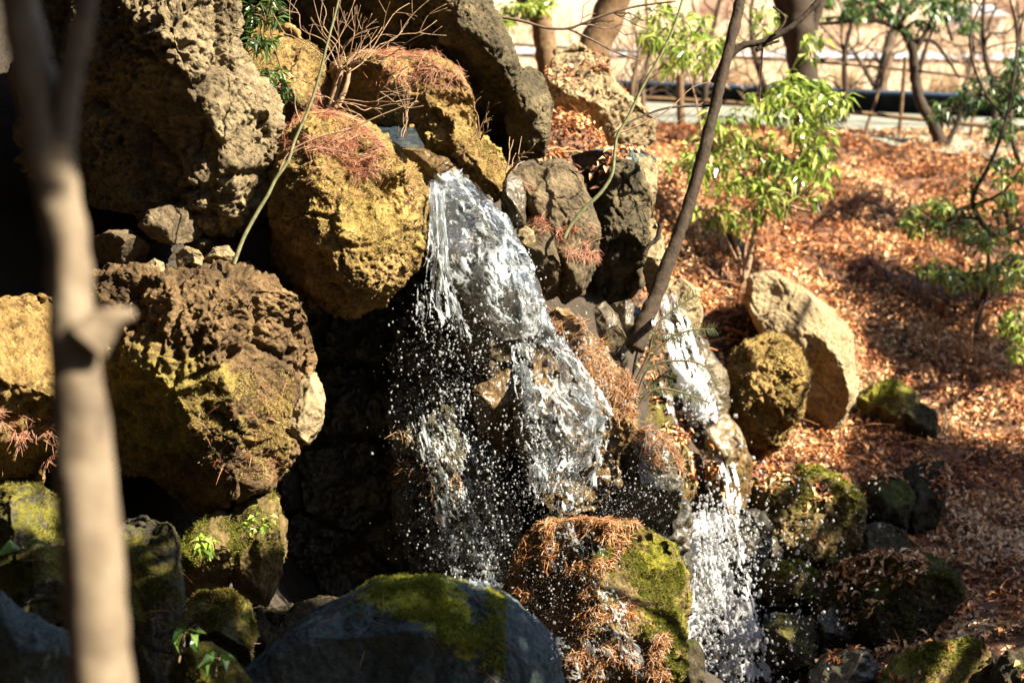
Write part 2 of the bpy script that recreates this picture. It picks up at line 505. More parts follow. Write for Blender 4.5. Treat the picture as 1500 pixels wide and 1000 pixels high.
B('holed', [(598, 170), (622, 150), (662, 166), (702, 190), (736, 222), (748, 252), (746, 282), (726, 298), (694, 290), (664, 262), (630, 240), (602, 215)], 8.75, 0.26, 0.4, 'ochre',
  'yellow mossy rock riddled with dark holes just right of the waterfall crest', 7, facets=[(680, 220, .8, .3, .5), (640, 225, .7, -.2, -.7)], lump=0.14, pits=2.2, mid=1.8, crack=1, moss=(0.1, 0.45, 0.5))
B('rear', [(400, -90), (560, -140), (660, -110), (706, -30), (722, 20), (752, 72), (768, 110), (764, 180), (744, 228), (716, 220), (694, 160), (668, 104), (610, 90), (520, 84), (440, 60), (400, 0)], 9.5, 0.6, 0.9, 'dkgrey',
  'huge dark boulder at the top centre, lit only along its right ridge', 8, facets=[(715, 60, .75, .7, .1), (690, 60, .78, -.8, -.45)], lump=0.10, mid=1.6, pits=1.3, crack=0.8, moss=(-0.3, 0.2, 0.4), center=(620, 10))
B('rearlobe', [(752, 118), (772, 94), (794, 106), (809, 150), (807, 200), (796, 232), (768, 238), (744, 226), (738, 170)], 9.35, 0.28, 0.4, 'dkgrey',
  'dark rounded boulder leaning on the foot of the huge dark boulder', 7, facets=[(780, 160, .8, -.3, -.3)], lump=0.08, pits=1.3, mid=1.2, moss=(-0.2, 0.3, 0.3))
B('back', [(802, 102), (816, 76), (850, 67), (884, 84), (902, 120), (930, 148), (962, 176), (956, 208), (922, 226), (880, 222), (846, 198), (812, 190), (800, 150)], 11.6, 0.5, 0.5, 'pale',
  'pale capped boulder with a dark overhang standing before the far tree trunks', 7, facets=[(910, 160, .7, .7, .2), (850, 100, .6, -.1, .8), (850, 160, .72, -.9, -.7)], lump=0.08, pits=1.0, moss=(-0.3, 0.3, 0.4))
# rocks right of the crest
B('slab', [(746, 248), (790, 236), (828, 230), (850, 250), (868, 300), (880, 345), (872, 395), (854, 432), (826, 446), (806, 420), (794, 370), (772, 310)], 9.0, 0.3, 0.4, 'slab',
  'tall grey brown slab with thin branch shadows, right of the crest', 7, facets=[(830, 320, .8, .25, .15), (800, 250, .6, 0, .9)], lump=0.09, mid=0.9, pits=0.5, moss=(-0.4, 0.2, 0.4), spots=[(874, 350, 14, 0.9)])
B('chip1', [(732, 280), (746, 250), (764, 262), (772, 300), (770, 330), (752, 336), (734, 322)], 8.72, 0.12, 0.3, 'wetgrey',
  'small wet dark stone under the holed mossy rock', 6, lump=0.1, moss=(-.4, .2, .3))
B('chip2', [(750, 340), (766, 330), (782, 338), (786, 354), (772, 362), (752, 360)], 8.7, 0.08, 0.2, 'pale', 'fist sized pale grey stone sitting above a dark hollow', 5, moss=(-.4, .2, .3))
B('ledge', [(770, 300), (790, 310), (812, 350), (824, 400), (818, 432), (800, 442), (788, 410), (768, 372), (756, 362), (764, 330)], 8.75, 0.14, 0.3, 'slab',
  'narrow upright stone with a tuft of needles, left of the branch shadowed slab', 6, lump=0.12, moss=(-.1, .3, .4))
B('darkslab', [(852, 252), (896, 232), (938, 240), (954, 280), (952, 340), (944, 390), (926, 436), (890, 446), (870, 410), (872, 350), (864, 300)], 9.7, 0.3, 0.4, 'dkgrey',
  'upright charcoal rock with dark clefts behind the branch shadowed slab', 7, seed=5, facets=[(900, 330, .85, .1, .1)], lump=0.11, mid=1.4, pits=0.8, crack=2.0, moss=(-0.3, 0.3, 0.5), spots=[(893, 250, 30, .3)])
B('paleedge', [(934, 232), (952, 226), (964, 238), (962, 290), (954, 330), (942, 320), (938, 270)], 9.95, 0.12, 0.3, 'pale', 'narrow pale sunlit stone standing upright beside the charcoal rock', 6, moss=(-.5, .2, .3))
B('paleflake', [(942, 330), (958, 318), (970, 345), (976, 390), (964, 430), (948, 430), (940, 390)], 9.9, 0.12, 0.3, 'pale', 'cream flake of stone behind the foot of the leaning dark sapling', 6, moss=(-.3, .2, .3))
B('topslab', [(836, 226), (880, 218), (940, 220), (962, 232), (962, 262), (944, 262), (890, 250), (846, 250)], 10.1, 0.2, 0.3, 'slate', 'flat blue grey stone on top of the bank under the pale capped boulder', 6, lump=0.06, pits=.3, moss=(-.3, .5, .3))
B('wedge1', [(868, 452), (886, 440), (906, 462), (918, 500), (900, 520), (880, 500)], 8.85, 0.12, 0.25, 'wetgrey', 'wet grey wedge of stone below the charcoal rock', 6, moss=(-.2, .3, .4))
B('wedge2', [(894, 446), (916, 438), (938, 452), (944, 490), (926, 520), (906, 496)], 9.0, 0.12, 0.25, 'wetgrey', 'dark wet stone at the base of the leaning dark sapling', 6, moss=(-.1, .3, .4))
# the fall
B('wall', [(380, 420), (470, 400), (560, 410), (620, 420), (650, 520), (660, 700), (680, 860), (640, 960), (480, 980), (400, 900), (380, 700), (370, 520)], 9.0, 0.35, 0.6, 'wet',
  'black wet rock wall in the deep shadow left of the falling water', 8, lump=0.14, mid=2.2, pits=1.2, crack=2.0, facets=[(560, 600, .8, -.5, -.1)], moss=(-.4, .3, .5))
B('spill', [(628, 262), (662, 246), (700, 272), (736, 312), (766, 372), (786, 430), (802, 482), (796, 530), (756, 562), (704, 552), (668, 505), (644, 440), (628, 350)], 8.35, 0.32, 0.6, 'wetgrey',
  'wet grey brown rock that the main waterfall slides over', 7, facets=[(700, 360, .8, .15, .35), (660, 420, .6, -.4, 0.)], lump=0.08, mid=0.9, pits=0.5, moss=(-.3, .3, .4))
B('pillar', [(690, 500), (720, 470), (756, 500), (768, 580), (756, 660), (730, 684), (704, 660), (690, 580)], 8.45, 0.16, 0.4, 'wetbrown',
  'golden brown wet stone column behind the falling drops', 6, lump=0.1, mid=.8, pits=.4, moss=(-.2, .2, .3), facets=[(720, 580, .8, .3, .1)])
B('slope', [(572, 520), (600, 460), (650, 450), (700, 500), (716, 600), (744, 700), (770, 800), (764, 880), (700, 930), (610, 910), (580, 760), (566, 640)], 8.55, 0.3, 0.6, 'wet',
  'long dark green wet rock sloping down behind the drops', 8, facets=[(660, 680, .85, .45, .35)], lump=0.10, mid=1.8, pits=1.0, crack=1.0, moss=(-.15, .3, .5), spots=[(640, 620, 50, .4), (700, 760, 50, .3)])
B('brownstep', [(790, 462), (826, 452), (876, 486), (916, 540), (932, 600), (916, 656), (902, 712), (872, 746), (812, 756), (768, 704), (750, 620), (758, 540)], 8.35, 0.3, 0.6, 'wetbrown',
  'brown wet rock behind the lower splashing water, its right shoulder under brown needles', 7, facets=[(850, 600, .8, .2, .2), (790, 680, .6, -.5, -.3)], lump=0.12, mid=1.4, pits=.6, moss=(-.2, .3, .4))
B('darkrock', [(884, 660), (918, 616), (952, 622), (990, 650), (1006, 692), (998, 744), (984, 786), (920, 800), (874, 756)], 8.75, 0.3, 0.5, 'wet',
  'dark wet rock with a needle strewn brown top between the two falls', 7, facets=[(930, 700, .8, -.4, -.2)], lump=0.1, mid=1.1, pits=.5, moss=(-.4, .2, .3))
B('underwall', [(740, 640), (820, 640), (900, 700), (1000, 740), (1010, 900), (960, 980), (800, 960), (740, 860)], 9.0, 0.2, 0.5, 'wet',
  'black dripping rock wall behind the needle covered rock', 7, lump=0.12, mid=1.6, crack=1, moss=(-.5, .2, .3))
B('needlerock', [(746, 850), (768, 800), (806, 766), (870, 754), (940, 762), (990, 792), (1002, 830), (1008, 872), (1004, 930), (996, 990), (960, 1080), (850, 1110), (760, 1040), (736, 940)], 7.7, 0.4, 0.6, 'green',
  'big rock under the splash, thatched with orange needles and bright green moss', 8, facets=[(850, 860, .85, -.1, .35), (950, 880, .8, .5, .25), (880, 960, .95, .0, .1)], lump=0.10, mid=1.3, pits=.7,
  moss=(0.0, 0.35, 0.4), spots=[(960, 800, 50, .5), (960, 900, 40, .3), (860, 820, 25, .5), (985, 850, 18, -.5)])
# front bottom
B('front', [(352, 985), (398, 940), (450, 905), (500, 872), (556, 848), (640, 839), (704, 850), (762, 880), (808, 922), (826, 965), (822, 1060), (600, 1140), (400, 1100), (340, 1030)], 6.5, 0.5, 0.5, 'slate',
  'smooth blue grey boulder with a green moss cap at the bottom centre', 8, nf=2, facets=[(600, 880, .85, .0, .8), (560, 905, .8, -.25, -.35), (760, 930, .75, .5, .3), (430, 960, .7, -.3, .6)], lump=0.06, mid=.5, pits=.2, crack=.3,
  moss=(-0.75, 0.2, 0.25), spots=[(560, 872, 70, 1.1), (660, 890, 70, 1.1), (690, 960, 50, .9), (620, 850, 40, .4), (480, 1010, 60, .6), (530, 950, 45, -.8)])
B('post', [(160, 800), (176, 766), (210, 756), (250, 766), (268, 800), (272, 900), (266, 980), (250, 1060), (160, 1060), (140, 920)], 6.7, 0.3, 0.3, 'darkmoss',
  'upright brown mossy boulder right of the foreground trunk', 7, facets=[(220, 850, .9, -.05, .15), (262, 860, .6, 1.2, .1)], lump=0.06, mid=.8, pits=.4, moss=(0.2, 0.3, 0.4), spots=[(262, 880, 16, -.8)])
B('litmoss1', [(264, 802), (288, 762), (326, 742), (346, 780), (342, 850), (316, 900), (280, 890), (264, 850)], 7.55, 0.18, 0.35, 'green', 'pinkish stone with a small fern, left half of a mossy pair in the sun', 6, lump=0.12, mid=1.4, moss=(0., .3, .5), facets=[(300, 850, .6, 0, -.5)])
B('litmoss2', [(330, 768), (352, 730), (380, 710), (402, 716), (418, 770), (414, 840), (390, 890), (346, 880), (332, 830)], 7.6, 0.2, 0.35, 'green', 'bright mossy stone with ivy leaves below the craggy brown boulder', 6, lump=0.12, mid=1.4, moss=(0.3, .3, .4), facets=[(370, 830, .6, 0, -.5)])
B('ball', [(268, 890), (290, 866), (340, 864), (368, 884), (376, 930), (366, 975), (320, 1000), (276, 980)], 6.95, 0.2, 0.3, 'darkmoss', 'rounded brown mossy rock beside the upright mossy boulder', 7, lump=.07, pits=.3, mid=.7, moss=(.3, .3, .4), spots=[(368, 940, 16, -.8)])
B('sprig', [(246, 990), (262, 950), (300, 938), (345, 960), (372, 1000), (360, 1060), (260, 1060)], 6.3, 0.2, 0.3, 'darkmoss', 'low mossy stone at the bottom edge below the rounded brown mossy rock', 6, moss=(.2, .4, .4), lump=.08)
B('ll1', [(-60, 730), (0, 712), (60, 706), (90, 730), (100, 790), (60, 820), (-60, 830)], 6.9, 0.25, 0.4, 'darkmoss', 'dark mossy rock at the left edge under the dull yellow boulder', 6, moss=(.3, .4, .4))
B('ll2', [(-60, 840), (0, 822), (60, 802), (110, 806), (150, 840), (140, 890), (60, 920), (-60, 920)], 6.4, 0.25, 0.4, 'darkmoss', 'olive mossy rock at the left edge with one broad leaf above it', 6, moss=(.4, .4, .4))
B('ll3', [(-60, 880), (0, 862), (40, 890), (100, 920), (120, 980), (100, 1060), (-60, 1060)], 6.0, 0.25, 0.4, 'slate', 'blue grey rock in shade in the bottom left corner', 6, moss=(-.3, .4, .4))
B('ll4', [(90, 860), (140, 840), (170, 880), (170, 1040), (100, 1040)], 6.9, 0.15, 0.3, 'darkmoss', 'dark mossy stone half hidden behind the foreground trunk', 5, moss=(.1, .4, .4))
# the stack of loose stones
B('s1', [(134, 348), (160, 336), (205, 340), (222, 360), (216, 386), (180, 392), (140, 386)], 7.85, 0.14, 0.15, 'slab', 'flat dark grey stone at the left of the loose stone stack', 6, group='loose stones stacked on the brown boulder', cat='stone', name='stone', moss=(-.6, .2, .2), lump=.07, pits=.4)
B('s2', [(200, 330), (216, 306), (250, 300), (284, 312), (299, 334), (290, 352), (255, 360), (222, 352)], 7.82, 0.13, 0.15, 'slab', 'topmost oval brown stone of the loose stone stack', 6, group='loose stones stacked on the brown boulder', cat='stone', name='stone', moss=(-.6, .2, .2), lump=.07, pits=.4)
B('s3', [(256, 372), (272, 360), (292, 366), (304, 386), (296, 402), (262, 400)], 7.72, 0.09, 0.12, 'pale', 'pale blocky stone in the middle of the loose stone stack', 6, group='loose stones stacked on the brown boulder', cat='stone', name='stone', moss=(-.8, .2, .2), lump=.07, pits=.6)
B('s4', [(298, 378), (312, 362), (334, 360), (346, 374), (344, 392), (318, 400), (300, 396)], 7.74, 0.09, 0.12, 'pale', 'white rounded stone at the right end of the loose stone stack', 6, group='loose stones stacked on the brown boulder', cat='stone', name='stone', moss=(-.8, .2, .2), lump=.07, pits=.6)
B('s5', [(214, 386), (226, 378), (240, 384), (242, 400), (226, 406), (212, 400)], 7.68, 0.05, 0.08, 'pale', 'egg sized cream pebble tucked under the loose stone stack', 5, group='loose stones stacked on the brown boulder', cat='stone', name='stone', moss=(-.8, .2, .2), lump=.05, pits=.3)
B('s6', [(268, 352), (300, 346), (322, 356), (318, 370), (290, 372), (270, 366)], 7.95, 0.09, 0.12, 'slab', 'greenish stone at the back of the loose stone stack', 5, group='loose stones stacked on the brown boulder', cat='stone', name='stone', moss=(.1, .2, .2), lump=.05, pits=.3)
B('s7', [(146, 396), (158, 384), (176, 388), (188, 404), (168, 412), (148, 410)], 7.7, 0.05, 0.08, 'slab', 'small blue grey pebble under the flat dark grey stone', 5, group='loose stones stacked on the brown boulder', cat='stone', name='stone', moss=(-.8, .2, .2), lump=.05, pits=.3)
# second fall and the right bank
B('f2crest', [(960, 440), (972, 414), (1000, 408), (1022, 424), (1030, 470), (1016, 510), (980, 510), (956, 480)], 11.1, 0.25, 0.4, 'pale', 'pale wet rock at the top of the second waterfall', 6, moss=(-.2, .4, .4))
B('f2slope', [(950, 480), (1000, 462), (1040, 500), (1062, 545), (1068, 600), (1060, 650), (1010, 660), (970, 620), (950, 560)], 10.9, 0.25, 0.5, 'wetgrey', 'wet grey rock behind the second waterfall', 7, facets=[(1010, 560, .8, .2, .4)], moss=(-.2, .3, .4))
B('f2left', [(930, 560), (950, 545), (975, 570), (985, 620), (1010, 660), (1020, 710), (1000, 760), (960, 720), (936, 640)], 10.1, 0.25, 0.5, 'green', 'leaf strewn orange brown rock left of the second waterfall', 6, moss=(-.1, .4, .4))
B('f2olive', [(1034, 616), (1060, 600), (1086, 630), (1102, 680), (1098, 730), (1080, 765), (1050, 760), (1036, 700)], 10.3, 0.2, 0.5, 'wetbrown', 'olive wet rock splitting the second waterfall', 6, facets=[(1070, 680, .8, .3, .2)], moss=(.2, .3, .4))
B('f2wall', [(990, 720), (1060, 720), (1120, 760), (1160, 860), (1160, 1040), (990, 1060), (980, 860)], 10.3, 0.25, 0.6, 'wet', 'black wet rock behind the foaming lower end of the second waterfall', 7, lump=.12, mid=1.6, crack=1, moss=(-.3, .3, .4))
B('mossball', [(1062, 560), (1070, 514), (1100, 492), (1140, 488), (1170, 508), (1183, 545), (1176, 610), (1150, 655), (1110, 674), (1076, 640), (1064, 600)], 11.3, 0.4, 0.5, 'ochre', 'mossy boulder with a pitted front beside the big pale boulder', 7,
  nf=3, facets=[(1120, 600, .9, .25, .08), (1130, 520, .8, .1, .6)], lump=.1, mid=2.0, pits=2.0, moss=(.0, .6, .4), spots=[(1130, 520, 40, .4)])
B('palebig', [(1088, 440), (1096, 402), (1130, 394), (1160, 410), (1206, 446), (1248, 490), (1254, 540), (1256, 580), (1236, 622), (1200, 640), (1168, 636), (1160, 590), (1150, 545), (1120, 500)], 12.3, 0.6, 0.6, 'pale',
  'big smooth pale boulder with a dark hollow underneath, resting on the leaves', 8, nf=0, facets=[(1170, 480, .75, .15, .4), (1130, 440, .6, -.3, .5), (1195, 585, .40, -.45, -.8)], lump=.07, mid=.7, pits=.4, crack=.5, moss=(-.6, .2, .3), center=(1180, 520))
B('smallmoss', [(1252, 580), (1276, 560), (1310, 556), (1340, 572), (1350, 610), (1330, 640), (1290, 640), (1260, 620)], 12.65, 0.3, 0.4, 'green', 'small bright mossy rock right of the big pale boulder', 6, nf=1, moss=(.2, .4, .4), lump=.12)
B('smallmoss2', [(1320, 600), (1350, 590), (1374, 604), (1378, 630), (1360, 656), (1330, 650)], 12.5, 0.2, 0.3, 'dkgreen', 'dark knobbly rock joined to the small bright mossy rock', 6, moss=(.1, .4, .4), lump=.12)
B('r31', [(1096, 770), (1104, 710), (1140, 688), (1200, 684), (1240, 700), (1266, 730), (1264, 800), (1240, 826), (1160, 832), (1104, 820)], 10.7, 0.4, 0.5, 'green', 'square mossy boulder speckled with drops right of the foaming water', 7,
  nf=1, facets=[(1180, 760, .9, .15, .05), (1200, 715, .7, .1, .7), (1115, 760, .7, -.8, 0)], lump=.08, mid=1.1, moss=(.15, .5, .4))
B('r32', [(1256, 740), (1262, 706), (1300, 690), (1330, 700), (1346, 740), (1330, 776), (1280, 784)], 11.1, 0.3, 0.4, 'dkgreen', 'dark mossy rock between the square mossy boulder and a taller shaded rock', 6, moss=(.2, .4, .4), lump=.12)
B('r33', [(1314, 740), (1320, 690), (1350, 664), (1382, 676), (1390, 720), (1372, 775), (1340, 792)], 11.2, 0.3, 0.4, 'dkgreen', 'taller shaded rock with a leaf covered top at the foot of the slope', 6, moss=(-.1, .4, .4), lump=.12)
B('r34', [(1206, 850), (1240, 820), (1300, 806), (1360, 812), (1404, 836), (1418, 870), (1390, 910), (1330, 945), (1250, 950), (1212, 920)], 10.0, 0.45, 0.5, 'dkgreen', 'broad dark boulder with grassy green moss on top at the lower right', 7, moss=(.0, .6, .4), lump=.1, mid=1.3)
B('r35', [(1108, 850), (1126, 826), (1170, 820), (1200, 840), (1206, 870), (1180, 890), (1130, 890)], 10.2, 0.2, 0.3, 'green', 'small mossy stone under the square mossy boulder', 6, moss=(.1, .5, .4), lump=.12)
B('r36', [(1100, 930), (1140, 900), (1190, 900), (1206, 930), (1196, 975), (1130, 985)], 9.8, 0.2, 0.3, 'dkgrey', 'splashed grey stone beside the foot of the second waterfall', 6, moss=(.1, .4, .4), lump=.12)
B('r37', [(1280, 990), (1310, 958), (1370, 940), (1430, 936), (1458, 960), (1462, 1010), (1400, 1060), (1300, 1050)], 9.2, 0.3, 0.4, 'green', 'mossy rock with a leafy top at the bottom edge right', 6, moss=(.1, .5, .4), lump=.1)
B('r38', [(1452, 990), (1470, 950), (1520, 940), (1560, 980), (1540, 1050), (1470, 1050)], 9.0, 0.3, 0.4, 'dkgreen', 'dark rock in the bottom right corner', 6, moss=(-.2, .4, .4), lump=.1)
B('r39', [(1036, 380), (1044, 346), (1070, 338), (1092, 360), (1098, 400), (1080, 420), (1046, 414)], 13.8, 0.4, 0.4, 'slate', 'blue grey boulder in shade behind the bright shrub', 6, moss=(-.6, .3, .3), lump=.08)
B('gap1', [(990, 960), (1000, 936), (1020, 934), (1034, 960), (1034, 1010), (1010, 1050), (984, 1020)], 8.5, 0.15, 0.3, 'dkgreen', 'dark wet lump at the bottom right corner of the splashed rock', 5, moss=(.1, .3, .3))
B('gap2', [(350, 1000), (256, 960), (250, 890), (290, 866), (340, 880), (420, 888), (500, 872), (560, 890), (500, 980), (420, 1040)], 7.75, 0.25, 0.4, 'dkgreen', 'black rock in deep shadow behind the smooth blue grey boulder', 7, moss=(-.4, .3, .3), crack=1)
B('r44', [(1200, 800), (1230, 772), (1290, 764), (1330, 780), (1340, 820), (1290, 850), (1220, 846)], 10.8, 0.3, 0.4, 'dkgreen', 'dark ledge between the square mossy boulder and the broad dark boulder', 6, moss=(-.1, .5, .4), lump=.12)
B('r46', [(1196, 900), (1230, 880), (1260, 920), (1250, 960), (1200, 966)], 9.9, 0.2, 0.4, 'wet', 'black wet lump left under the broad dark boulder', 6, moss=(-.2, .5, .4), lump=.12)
B('bed', [(588, 218), (620, 216), (690, 244), (700, 268), (660, 282), (625, 276), (600, 250)], 8.62, .12, .3, 'wetbrown', 'brown wet stone at the lip of the main waterfall', 6, moss=(.1, .3, .4))
B('r43', [(1180, 985), (1210, 955), (1270, 950), (1300, 985), (1280, 1040), (1200, 1040)], 9.5, 0.25, 0.4, 'wet', 'black wet rock at the bottom edge below the broad dark boulder', 6, lump=.12)

# ------------------------------------------------------------------ terrain
ctrl = [(420, 960, 7.5), (290, 900, 7.9), (340, 960, 7.4), (740, 192, 12), (790, 188, 15), (750, 215, 10.6), (690, 160, 12), (1300, 205, 18), (1100, 190, 18), (1480, 212, 17.6), (970, 180, 18), (1400, 300, 16.4), (1150, 300, 15.8), (1000, 300, 14.5), (1000, 380, 13), (1100, 450, 12.8), (1300, 400, 14.8),
        (1480, 400, 15.2), (1300, 500, 13.9), (1480, 520, 14), (1220, 650, 12.2), (1400, 625, 12.9), (1480, 700, 12), (1300, 700, 11.8), (1160, 675, 11.5), (1350, 800, 11.0), (1480, 830, 10.8), (1440, 920, 9.9),
        (1250, 900, 10.3), (1180, 850, 10.5), (1120, 1000, 10), (1300, 960, 9.7), (1480, 1000, 9.2), (1050, 900, 10.5), (980, 700, 10.4), (960, 850, 9.8), (1040, 640, 11.2), (970, 500, 11.4), (1060, 700, 10.9),
        (500, 700, 9.3), (600, 850, 9.0), (500, 900, 8.9), (440, 900, 8.4), (700, 950, 8.8), (500, 500, 9.5), (300, 800, 8.3), (300, 950, 7.4), (100, 950, 6.9), (80, 760, 7.6), (130, 720, 8.2), (60, 400, 8.5), (200, 350, 8.8),
        (440, 60, 9.8), (700, 220, 9.6), (560, 190, 9.2), (640, 300, 9.2), (820, 240, 10.1), (900, 240, 11.0), (860, 450, 9.8), (930, 480, 10.2), (780, 380, 9.6), (0, 200, 9.0), (0, 0, 9.6), (300, 200, 9.4),
        (860, 700, 9.3), (900, 200, 13.5), (820, 150, 14), (600, 1040, 7.2), (1000, 1040, 8.6), (1350, 250, 17.2), (1250, 230, 17.2)]
CW = P(*np.array(ctrl, float).T)
extra = np.array([[-2.5, 3, -1.6], [0, 3, -2.1], [2.5, 3, -2.1], [0.5, 5.5, -2.2], [2.2, 6.5, -2.1], [-3.5, 6, -1.2], [4.5, 6, -1.8], [5, 9, -1.6], [6, 12, -1.0], [6.5, 15, -.3], [-4, 10, 1.4], [-5, 14, 1.6], [-1, 14, .2], [-1, 17, .05],
                  [0, 19.5, 0], [5, 19.5, -.02], [-5, 20, .3], [9, 18, 0], [2, 19.5, 0], [-3, 0, -1.2], [3, 0, -1.8], [10, 8, -1.2], [-8, 5, .5], [-8, 12, 1.8]])
CW = np.vstack([CW, extra])

def tps(pts, z, q, reg=0.02):
    def U(r2):
        return r2 * np.log(r2 + 1e-9)
    n = len(pts)
    d2 = ((pts[:, None] - pts[None]) ** 2).sum(-1)
    A = np.zeros((n + 3, n + 3))
    A[:n, :n] = U(d2) + reg * np.eye(n)
    A[:n, n] = 1; A[:n, n + 1:] = pts
    A[n:, :n] = A[:n, n:].T
    w = np.linalg.solve(A, np.concatenate([z, [0, 0, 0]]))
    out = np.zeros(len(q))
    for i in range(0, len(q), 20000):
        b = q[i:i + 20000]
        out[i:i + 20000] = U(((b[:, None] - pts[None]) ** 2).sum(-1)) @ w[:n] + w[n] + b @ w[n + 1:]
    return out

def ground_z(x, y):
    q = np.stack([x, y], 1)
    z = tps(CW[:, :2], CW[:, 2], np.stack([np.clip(x, -9, 11), np.clip(y, -1, 21)], 1))
    z = np.clip(z, -2.6, 2.6)
    k = sstep(17.0, 19.0, y)
    far = 0.02 * np.sin(x * .5) * 0
    z = z * (1 - k) + far * k
    z = z + 0.10 * (1 - k) * fbm(np.stack([x, y, 0 * x], 1) * 1.7, 4, 3)
    # beyond the road the field rises very gently towards a low far ridge
    z = z + 0.012 * np.clip(y - 45, 0, 400) + 9 * sstep(150, 420, y)
    z = z + 14 * sstep(-3, -22, y) + 12 * sstep(-4.5, -16, x) * (1 - sstep(8, 60, y))  # unseen slopes added behind and to the left to block skylight
    z = z + 11 * sstep(9, 20, x) * (1 - sstep(8, 16, y))  # unseen slope added on the right to cut skylight fill
    return z

def grid_mesh(xs, ys, zf):
    X, Y = np.meshgrid(xs, ys)
    x, y = X.ravel(), Y.ravel()
    z = zf(x, y)
    nx, ny = len(xs), len(ys)
    i = np.arange(nx * ny).reshape(ny, nx)
    F = np.stack([i[:-1, :-1].ravel(), i[:-1, 1:].ravel(), i[1:, 1:].ravel(), i[1:, :-1].ravel()], 1)
    return np.stack([x, y, z], 1), F

xs = np.concatenate([np.linspace(-400, -10, 30)[:-1], np.linspace(-10, 12, 360), np.linspace(12, 400, 30)[1:]])
ys = np.concatenate([np.linspace(-30, 3, 12)[:-1], np.linspace(3, 22, 330), np.linspace(22, 60, 60)[1:], np.linspace(60, 700, 50)[1:]])
gV, gF = grid_mesh(xs, ys, ground_z)
m, nt, b = newmat('ground_cover')
L = nt.links
geo = nd(nt, 'ShaderNodeNewGeometry')
sep = nd(nt, 'ShaderNodeSeparateXYZ'); L.new(geo.outputs['Position'], sep.inputs[0])
n1 = nd(nt, 'ShaderNodeTexNoise', i_Scale=9, i_Detail=8, i_Roughness=.7); L.new(geo.outputs['Position'], n1.inputs['Vector'])
n2 = nd(nt, 'ShaderNodeTexNoise', i_Scale=0.35, i_Detail=5, i_Roughness=.6); L.new(geo.outputs['Position'], n2.inputs['Vector'])
litter = ramp(nt, n1.outputs[0], [(0.3, (0.03, 0.014, 0.008)), (0.5, (0.11, 0.05, 0.025)), (0.7, (0.26, 0.13, 0.065))])
field = ramp(nt, n2.outputs[0], [(0.3, (0.20, 0.125, 0.075)), (0.48, (0.36, 0.26, 0.165)), (0.7, (0.46, 0.35, 0.235))])
dark = ramp(nt, n1.outputs[0], [(0.3, (0.012, 0.010, 0.007)), (0.7, (0.05, 0.035, 0.022))])
wet_dark_m = nd(nt, 'ShaderNodeAttribute', attribute_name='wet').outputs['Fac']
fm = nd(nt, 'ShaderNodeMapRange', i_1=18.2, i_2=18.8); L.new(sep.outputs['Y'], fm.inputs[0])
c = mixc(nt, wet_dark_m, litter, dark)
c = mixc(nt, fm.outputs[0], c, field)
L.new(c, b.inputs['Base Color'])
b.inputs['Roughness'].default_value = 0.9
bp = nd(nt, 'ShaderNodeBump', i_Distance=0.04); L.new(n1.outputs[0], bp.inputs['Height']); L.new(bp.outputs[0], b.inputs['Normal'])
M['ground'] = m
gme = mesh_from('ground', gV, gF)
gx, gy, gd = proj(gV)
wet = 1 - sstep(-0.1, 0.25, gV[:, 0] - 1.25)
wet = np.maximum(wet, np.maximum(sstep(.30, .36, gV[:, 0] / np.maximum(gV[:, 1], 1)), 1 - sstep(7.5, 8.6, gV[:, 1])))  # unseen side and front ground darkened too, to cut bounced light, not from wet
wet = np.where((gV[:, 0] / np.maximum(gV[:, 1], 1) < .3) & (gV[:, 1] > 10.2) & (gV[:, 0] > -2), wet * (1 - sstep(10.2, 11.0, gV[:, 1])), wet)
attr(gme, 'wet', wet)
tag(link('ground', gme, M['ground']), kind='structure')

def gz(x, y):
    return ground_z(np.atleast_1d(np.asarray(x, float)), np.atleast_1d(np.asarray(y, float)))

def ray_plane(px, py, z=0.0):
    """where the line of sight through (px,py) meets height z"""
    a = P(px, py, 1.0) - np.array([0, 0, CAMZ])
    t = (z - CAMZ) / a[..., 2]
    return np.array([0, 0, CAMZ]) + a * t[..., None]

